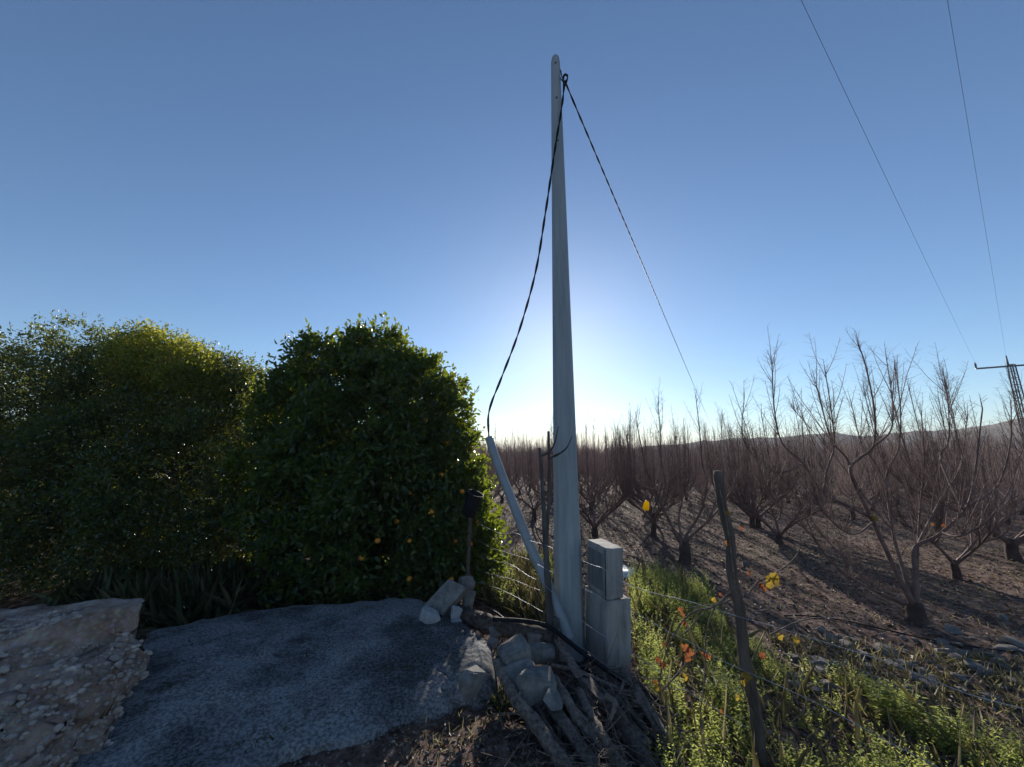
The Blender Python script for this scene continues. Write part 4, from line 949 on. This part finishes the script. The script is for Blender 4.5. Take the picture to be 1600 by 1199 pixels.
# ------------------------------------------------------------------ ground cover
def in_poly(x, y, poly):
    c = False; j = len(poly) - 1
    for i in range(len(poly)):
        a, b = poly[i], poly[j]
        if (a[1] > y) != (b[1] > y) and x < (b[0] - a[0]) * (y - a[1]) / (b[1] - a[1]) + a[0]: c = not c
        j = i
    return c
def sample(pxpoly, n):
    W_ = [G(*p) for p in pxpoly]; P2 = [(p.x, p.y) for p in W_]; out = []
    x0, x1 = min(p[0] for p in P2), max(p[0] for p in P2); y0, y1 = min(p[1] for p in P2), max(p[1] for p in P2)
    while len(out) < n:
        x, y = random.uniform(x0, x1), random.uniform(y0, y1)
        if in_poly(x, y, P2): out.append((x, y, gz(x, y)))
    return out
def weeds(spots, hmin, hmax, per, L, W, spread=.4):
    P, D, Ls, Ws = [], [], [], []
    for x, y, z in spots:
        dens = noise.noise(Vector((x * 2.1, y * 2.1, 5))) + .3 * noise.noise(Vector((x * 6, y * 6, 1)))
        if dens < .04 and random.random() < .9: continue
        h = random.uniform(hmin, hmax) * (1 + .7 * dens); lean_ = np.array([random.gauss(0, .2), random.gauss(0, .2), 1])
        for k in range(per):
            f = (k + .3) / per; a = random.random() * 6.283
            P.append(np.array((x, y, z)) + lean_ * h * f); D.append((math.cos(a), math.sin(a), random.uniform(.0, .9)))
            s = 1.2 - .75 * f; Ls.append(L * s * random.uniform(.6, 1.3)); Ws.append(W * s * random.uniform(.7, 1.2))
    n = len(P); return leaf_arrays(np.array(P), np.array(D), np.tile([0., 0, .25], (n, 1)) + unit(n), np.array(Ls), np.array(Ws), .15, .25)
def blades(spots, L0, L1, W, lean=.5, droop=.35):
    n = len(spots); P = np.array(spots); D = np.stack([rng.normal(size=n) * lean, rng.normal(size=n) * lean, np.ones(n)], 1)
    return leaf_arrays(P, D, unit(n), rng.uniform(L0, L1, n), rng.uniform(.6, 1.3, n) * W, .1, droop)
def join(parts):
    V, Q, b = [], [], 0
    for v, q in parts: V.append(v); Q.append(q + b); b += len(v)
    return np.concatenate(V), np.concatenate(Q)
random.seed(9)
RB = [(985, 900), (1060, 902), (1110, 925), (1140, 990), (1200, 1030), (1300, 1062), (1400, 1090), (1450, 1150), (1650, 1199), (1650, 1300), (1010, 1300), (1020, 1130), (1000, 1060), (990, 1000)]
LW = [(742, 935), (760, 905), (820, 880), (862, 885), (862, 990), (800, 965)]
V, Q = join([weeds(sample(RB, 4600), .05, .22, 20, .032, .011), weeds(sample(LW, 1100), .1, .36, 20, .04, .013),
             weeds(sample([(985, 905), (1060, 905), (1110, 930), (1130, 990), (1000, 1060)], 800), .12, .36, 22, .036, .012)])
tag(link_mesh('weeds', np_mesh('weeds', V, Q), M['weed']), 'sunlit green weeds along the fence and verge', 'weeds', kind='stuff')
V, Q = join([blades(sample(RB, 1300), .06, .2, .003, .7, .5), blades(sample(RB, 130), .2, .45, .0018, .3, .3), blades(sample(LW, 1600), .1, .4, .0038), blades(sample([(640, 1110), (780, 1080), (860, 1180), (880, 1260), (600, 1260)], 260), .03, .08, .003, .8),
             blades(sample([(1180, 990), (1700, 1050), (1700, 1230), (1420, 1120)], 1500), .04, .16, .0032, .8), blades(sample([(1100, 850), (1700, 860), (1700, 1010), (1200, 960)], 1300), .03, .10, .0035, .9)])
tag(link_mesh('dry_grass', np_mesh('dry_grass', V, Q), M['drygrass']), 'dry straw-coloured grass blades on the verge and soil', 'grass', kind='stuff')
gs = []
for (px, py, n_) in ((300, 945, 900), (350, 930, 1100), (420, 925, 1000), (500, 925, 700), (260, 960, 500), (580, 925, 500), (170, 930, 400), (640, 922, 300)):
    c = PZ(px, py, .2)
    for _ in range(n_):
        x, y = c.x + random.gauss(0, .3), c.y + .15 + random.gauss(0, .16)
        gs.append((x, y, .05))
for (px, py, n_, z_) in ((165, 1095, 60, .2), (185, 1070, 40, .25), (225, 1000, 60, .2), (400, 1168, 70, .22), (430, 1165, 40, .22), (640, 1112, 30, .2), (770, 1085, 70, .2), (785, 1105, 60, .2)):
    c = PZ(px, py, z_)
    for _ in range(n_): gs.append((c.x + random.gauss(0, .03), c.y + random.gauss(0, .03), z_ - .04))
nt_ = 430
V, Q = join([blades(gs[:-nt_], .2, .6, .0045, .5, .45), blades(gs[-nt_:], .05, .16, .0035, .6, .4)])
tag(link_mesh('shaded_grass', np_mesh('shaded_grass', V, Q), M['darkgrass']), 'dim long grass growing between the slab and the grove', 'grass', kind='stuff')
n = 52000; xs_ = rng.uniform(-1, 20, n); ys_ = rng.uniform(2.6, 20, n); keep = (xs_ > 1.0 - (ys_ - 4) * .3); xs_, ys_ = xs_[keep], ys_[keep]; n = len(xs_)
P = np.stack([xs_, ys_, np.array([gz(a, b) for a, b in zip(xs_, ys_)]) + rng.uniform(.004, .02, n)], 1)
D = np.stack([rng.normal(size=n), rng.normal(size=n), rng.normal(size=n) * .35], 1)
V, Q = leaf_arrays(P, D, np.tile([0., 0, 1], (n, 1)) + unit(n) * .35, rng.uniform(.02, .08, n), rng.uniform(.008, .03, n), .3, .2)
xs_, ys_ = [], []
for x, y, z in sample([(600, 1120), (770, 1085), (860, 1190), (880, 1260), (560, 1260)], 700) + sample([(240, 985), (640, 935), (760, 1020), (700, 1090), (300, 1180)], 90): xs_.append(x); ys_.append(y)
n = len(xs_); P = np.stack([xs_, ys_, [(.385 if i >= 700 else gz(a, b) + .012) for i, (a, b) in enumerate(zip(xs_, ys_))]], 1)
D = np.stack([rng.normal(size=n), rng.normal(size=n), rng.normal(size=n) * .3], 1)
V, Q = join([(V, Q), leaf_arrays(P, D, np.tile([0., 0, 1], (n, 1)) + unit(n) * .3, rng.uniform(.015, .05, n), rng.uniform(.006, .02, n), .3, .2)])
tag(link_mesh('leaf_litter', np_mesh('leaf_litter', V, Q), M['litter']), 'brown fallen leaves scattered over the orchard floor', 'leaf litter', kind='stuff')
def weed_plant(px, py, h, n_, label):
    p = G(px, py); o = None; sp_ = [(p.x + random.gauss(0, h * .3), p.y + random.gauss(0, h * .3), 0) for _ in range(n_)]
    P, D = [], []
    for x, y, _ in sp_:
        l = np.array([x - p.x, y - p.y, h * 1.2]); 
        for k in range(22):
            P.append(np.array([x - p.x, y - p.y, 0]) * .6 + l * (k + .5) / 22); a = random.random() * 6.28; D.append((math.cos(a), math.sin(a), .4))
    m = len(P); V, Q = leaf_arrays(np.array(P), np.array(D), np.tile([0., 0, 1], (m, 1)) + unit(m) * .3, rng.uniform(.025, .06, m), rng.uniform(.01, .02, m), .15, .25)
    tag(link_mesh('weed_plant', np_mesh('weed_plant', V, Q), M['weed'], None, p), label, 'plant')
weed_plant(1385, 1125, .2, 26, 'leafy green weed clump below the stony patch, right of the fence post')
weed_plant(1478, 1168, .17, 20, 'bright green weed clump near the lower right corner')
weed_plant(1135, 1100, .2, 18, 'bushy weed clump just left of the bark fence post foot')
def stem(pts, label, r=.005):
    mb = MB(); stick(mb, pts, r, r * .5, 5, .2, 5); tag(mb.build('dry_stem', M['deadwood']), label, 'twig')
stem([G(1530, 1170), G(1530, 1170) + Vector((.0, 0, .12)), G(1530, 1170) + Vector((.02, 0, .24))], 'pale dry stalk standing in the grass at lower right')
stem([G(1250, 1120), G(1250, 1120) + Vector((-.01, 0, .2)), G(1250, 1120) + Vector((-.02, .0, .38))], 'thin dry stalk standing right of the fence post')
g0 = G(1500, 1085); g1 = G(1545, 1050)
stem([g0, g0.lerp(g1, .5) + Vector((0, 0, .05)), g1 + Vector((0, 0, .06)), g1 + Vector((.08, .03, .04))], 'bent pale twig lying on the stones at right', .007)

hz = MB(); hz.box((250, 600, 19.25), (1500, 0, 0), (0, 1400, 0), (0, 0, 21.25)); HZ = NT('haze')
pv = HZ.n('ShaderNodeVolumePrincipled'); pv.inputs['Color'].default_value = (.78, .85, 1, 1); pv.inputs['Density'].default_value = .0005; pv.inputs['Anisotropy'].default_value = .1
HZ.l(pv.outputs[0], HZ.out.inputs['Volume'])
tag(hz.build('haze', HZ.m, None, False), 'thin bluish haze over the orchard and the hill', 'haze', kind='stuff')
# ------------------------------------------------------------------ light, sky, camera
sd = ray(878, 525).normalized(); el = math.asin(sd.z); az = math.atan2(sd.x, sd.y)
sun = bpy.data.lights.new('sun', 'SUN'); sun.energy = 5.0; sun.angle = R(.6); sun.color = (1, .93, .82)
so = bpy.data.objects.new('sun', sun); COL.objects.link(so); so.rotation_euler = (-sd).to_track_quat('-Z', 'Y').to_euler()
w = bpy.data.worlds.new('World'); SC.world = w; w.use_nodes = True; nt = w.node_tree
bg = nt.nodes['Background']; sk = nt.nodes.new('ShaderNodeTexSky'); sk.sky_type = 'NISHITA'; sk.sun_disc = False
sk.sun_elevation = el; sk.sun_rotation = az; sk.air_density = 1.0; sk.dust_density = .15; sk.ozone_density = 4.0; sk.altitude = 50
nt.links.new(sk.outputs[0], bg.inputs[0]); bg.inputs[1].default_value = .09
cam = bpy.data.cameras.new('camera'); cam.sensor_width = 36; cam.lens = 36 * F / 1600; cam.clip_start = .05; cam.clip_end = 5000
co_ = bpy.data.objects.new('camera', cam); COL.objects.link(co_); co_.location = (0, 0, EYE); co_.rotation_euler = (R(90) + TILT, 0, 0); SC.camera = co_
vs = SC.view_settings; SC.display_settings.display_device = 'sRGB'; vs.view_transform = 'Standard'; vs.look = 'None'; vs.exposure = 0.6; vs.gamma = 1
cy = SC.cycles; cy.max_bounces = 6; cy.diffuse_bounces = 3; cy.transmission_bounces = 4; cy.glossy_bounces = 2
cy.caustics_reflective = False; cy.caustics_refractive = False; cy.use_denoising = True; cy.sample_clamp_indirect = 2.5
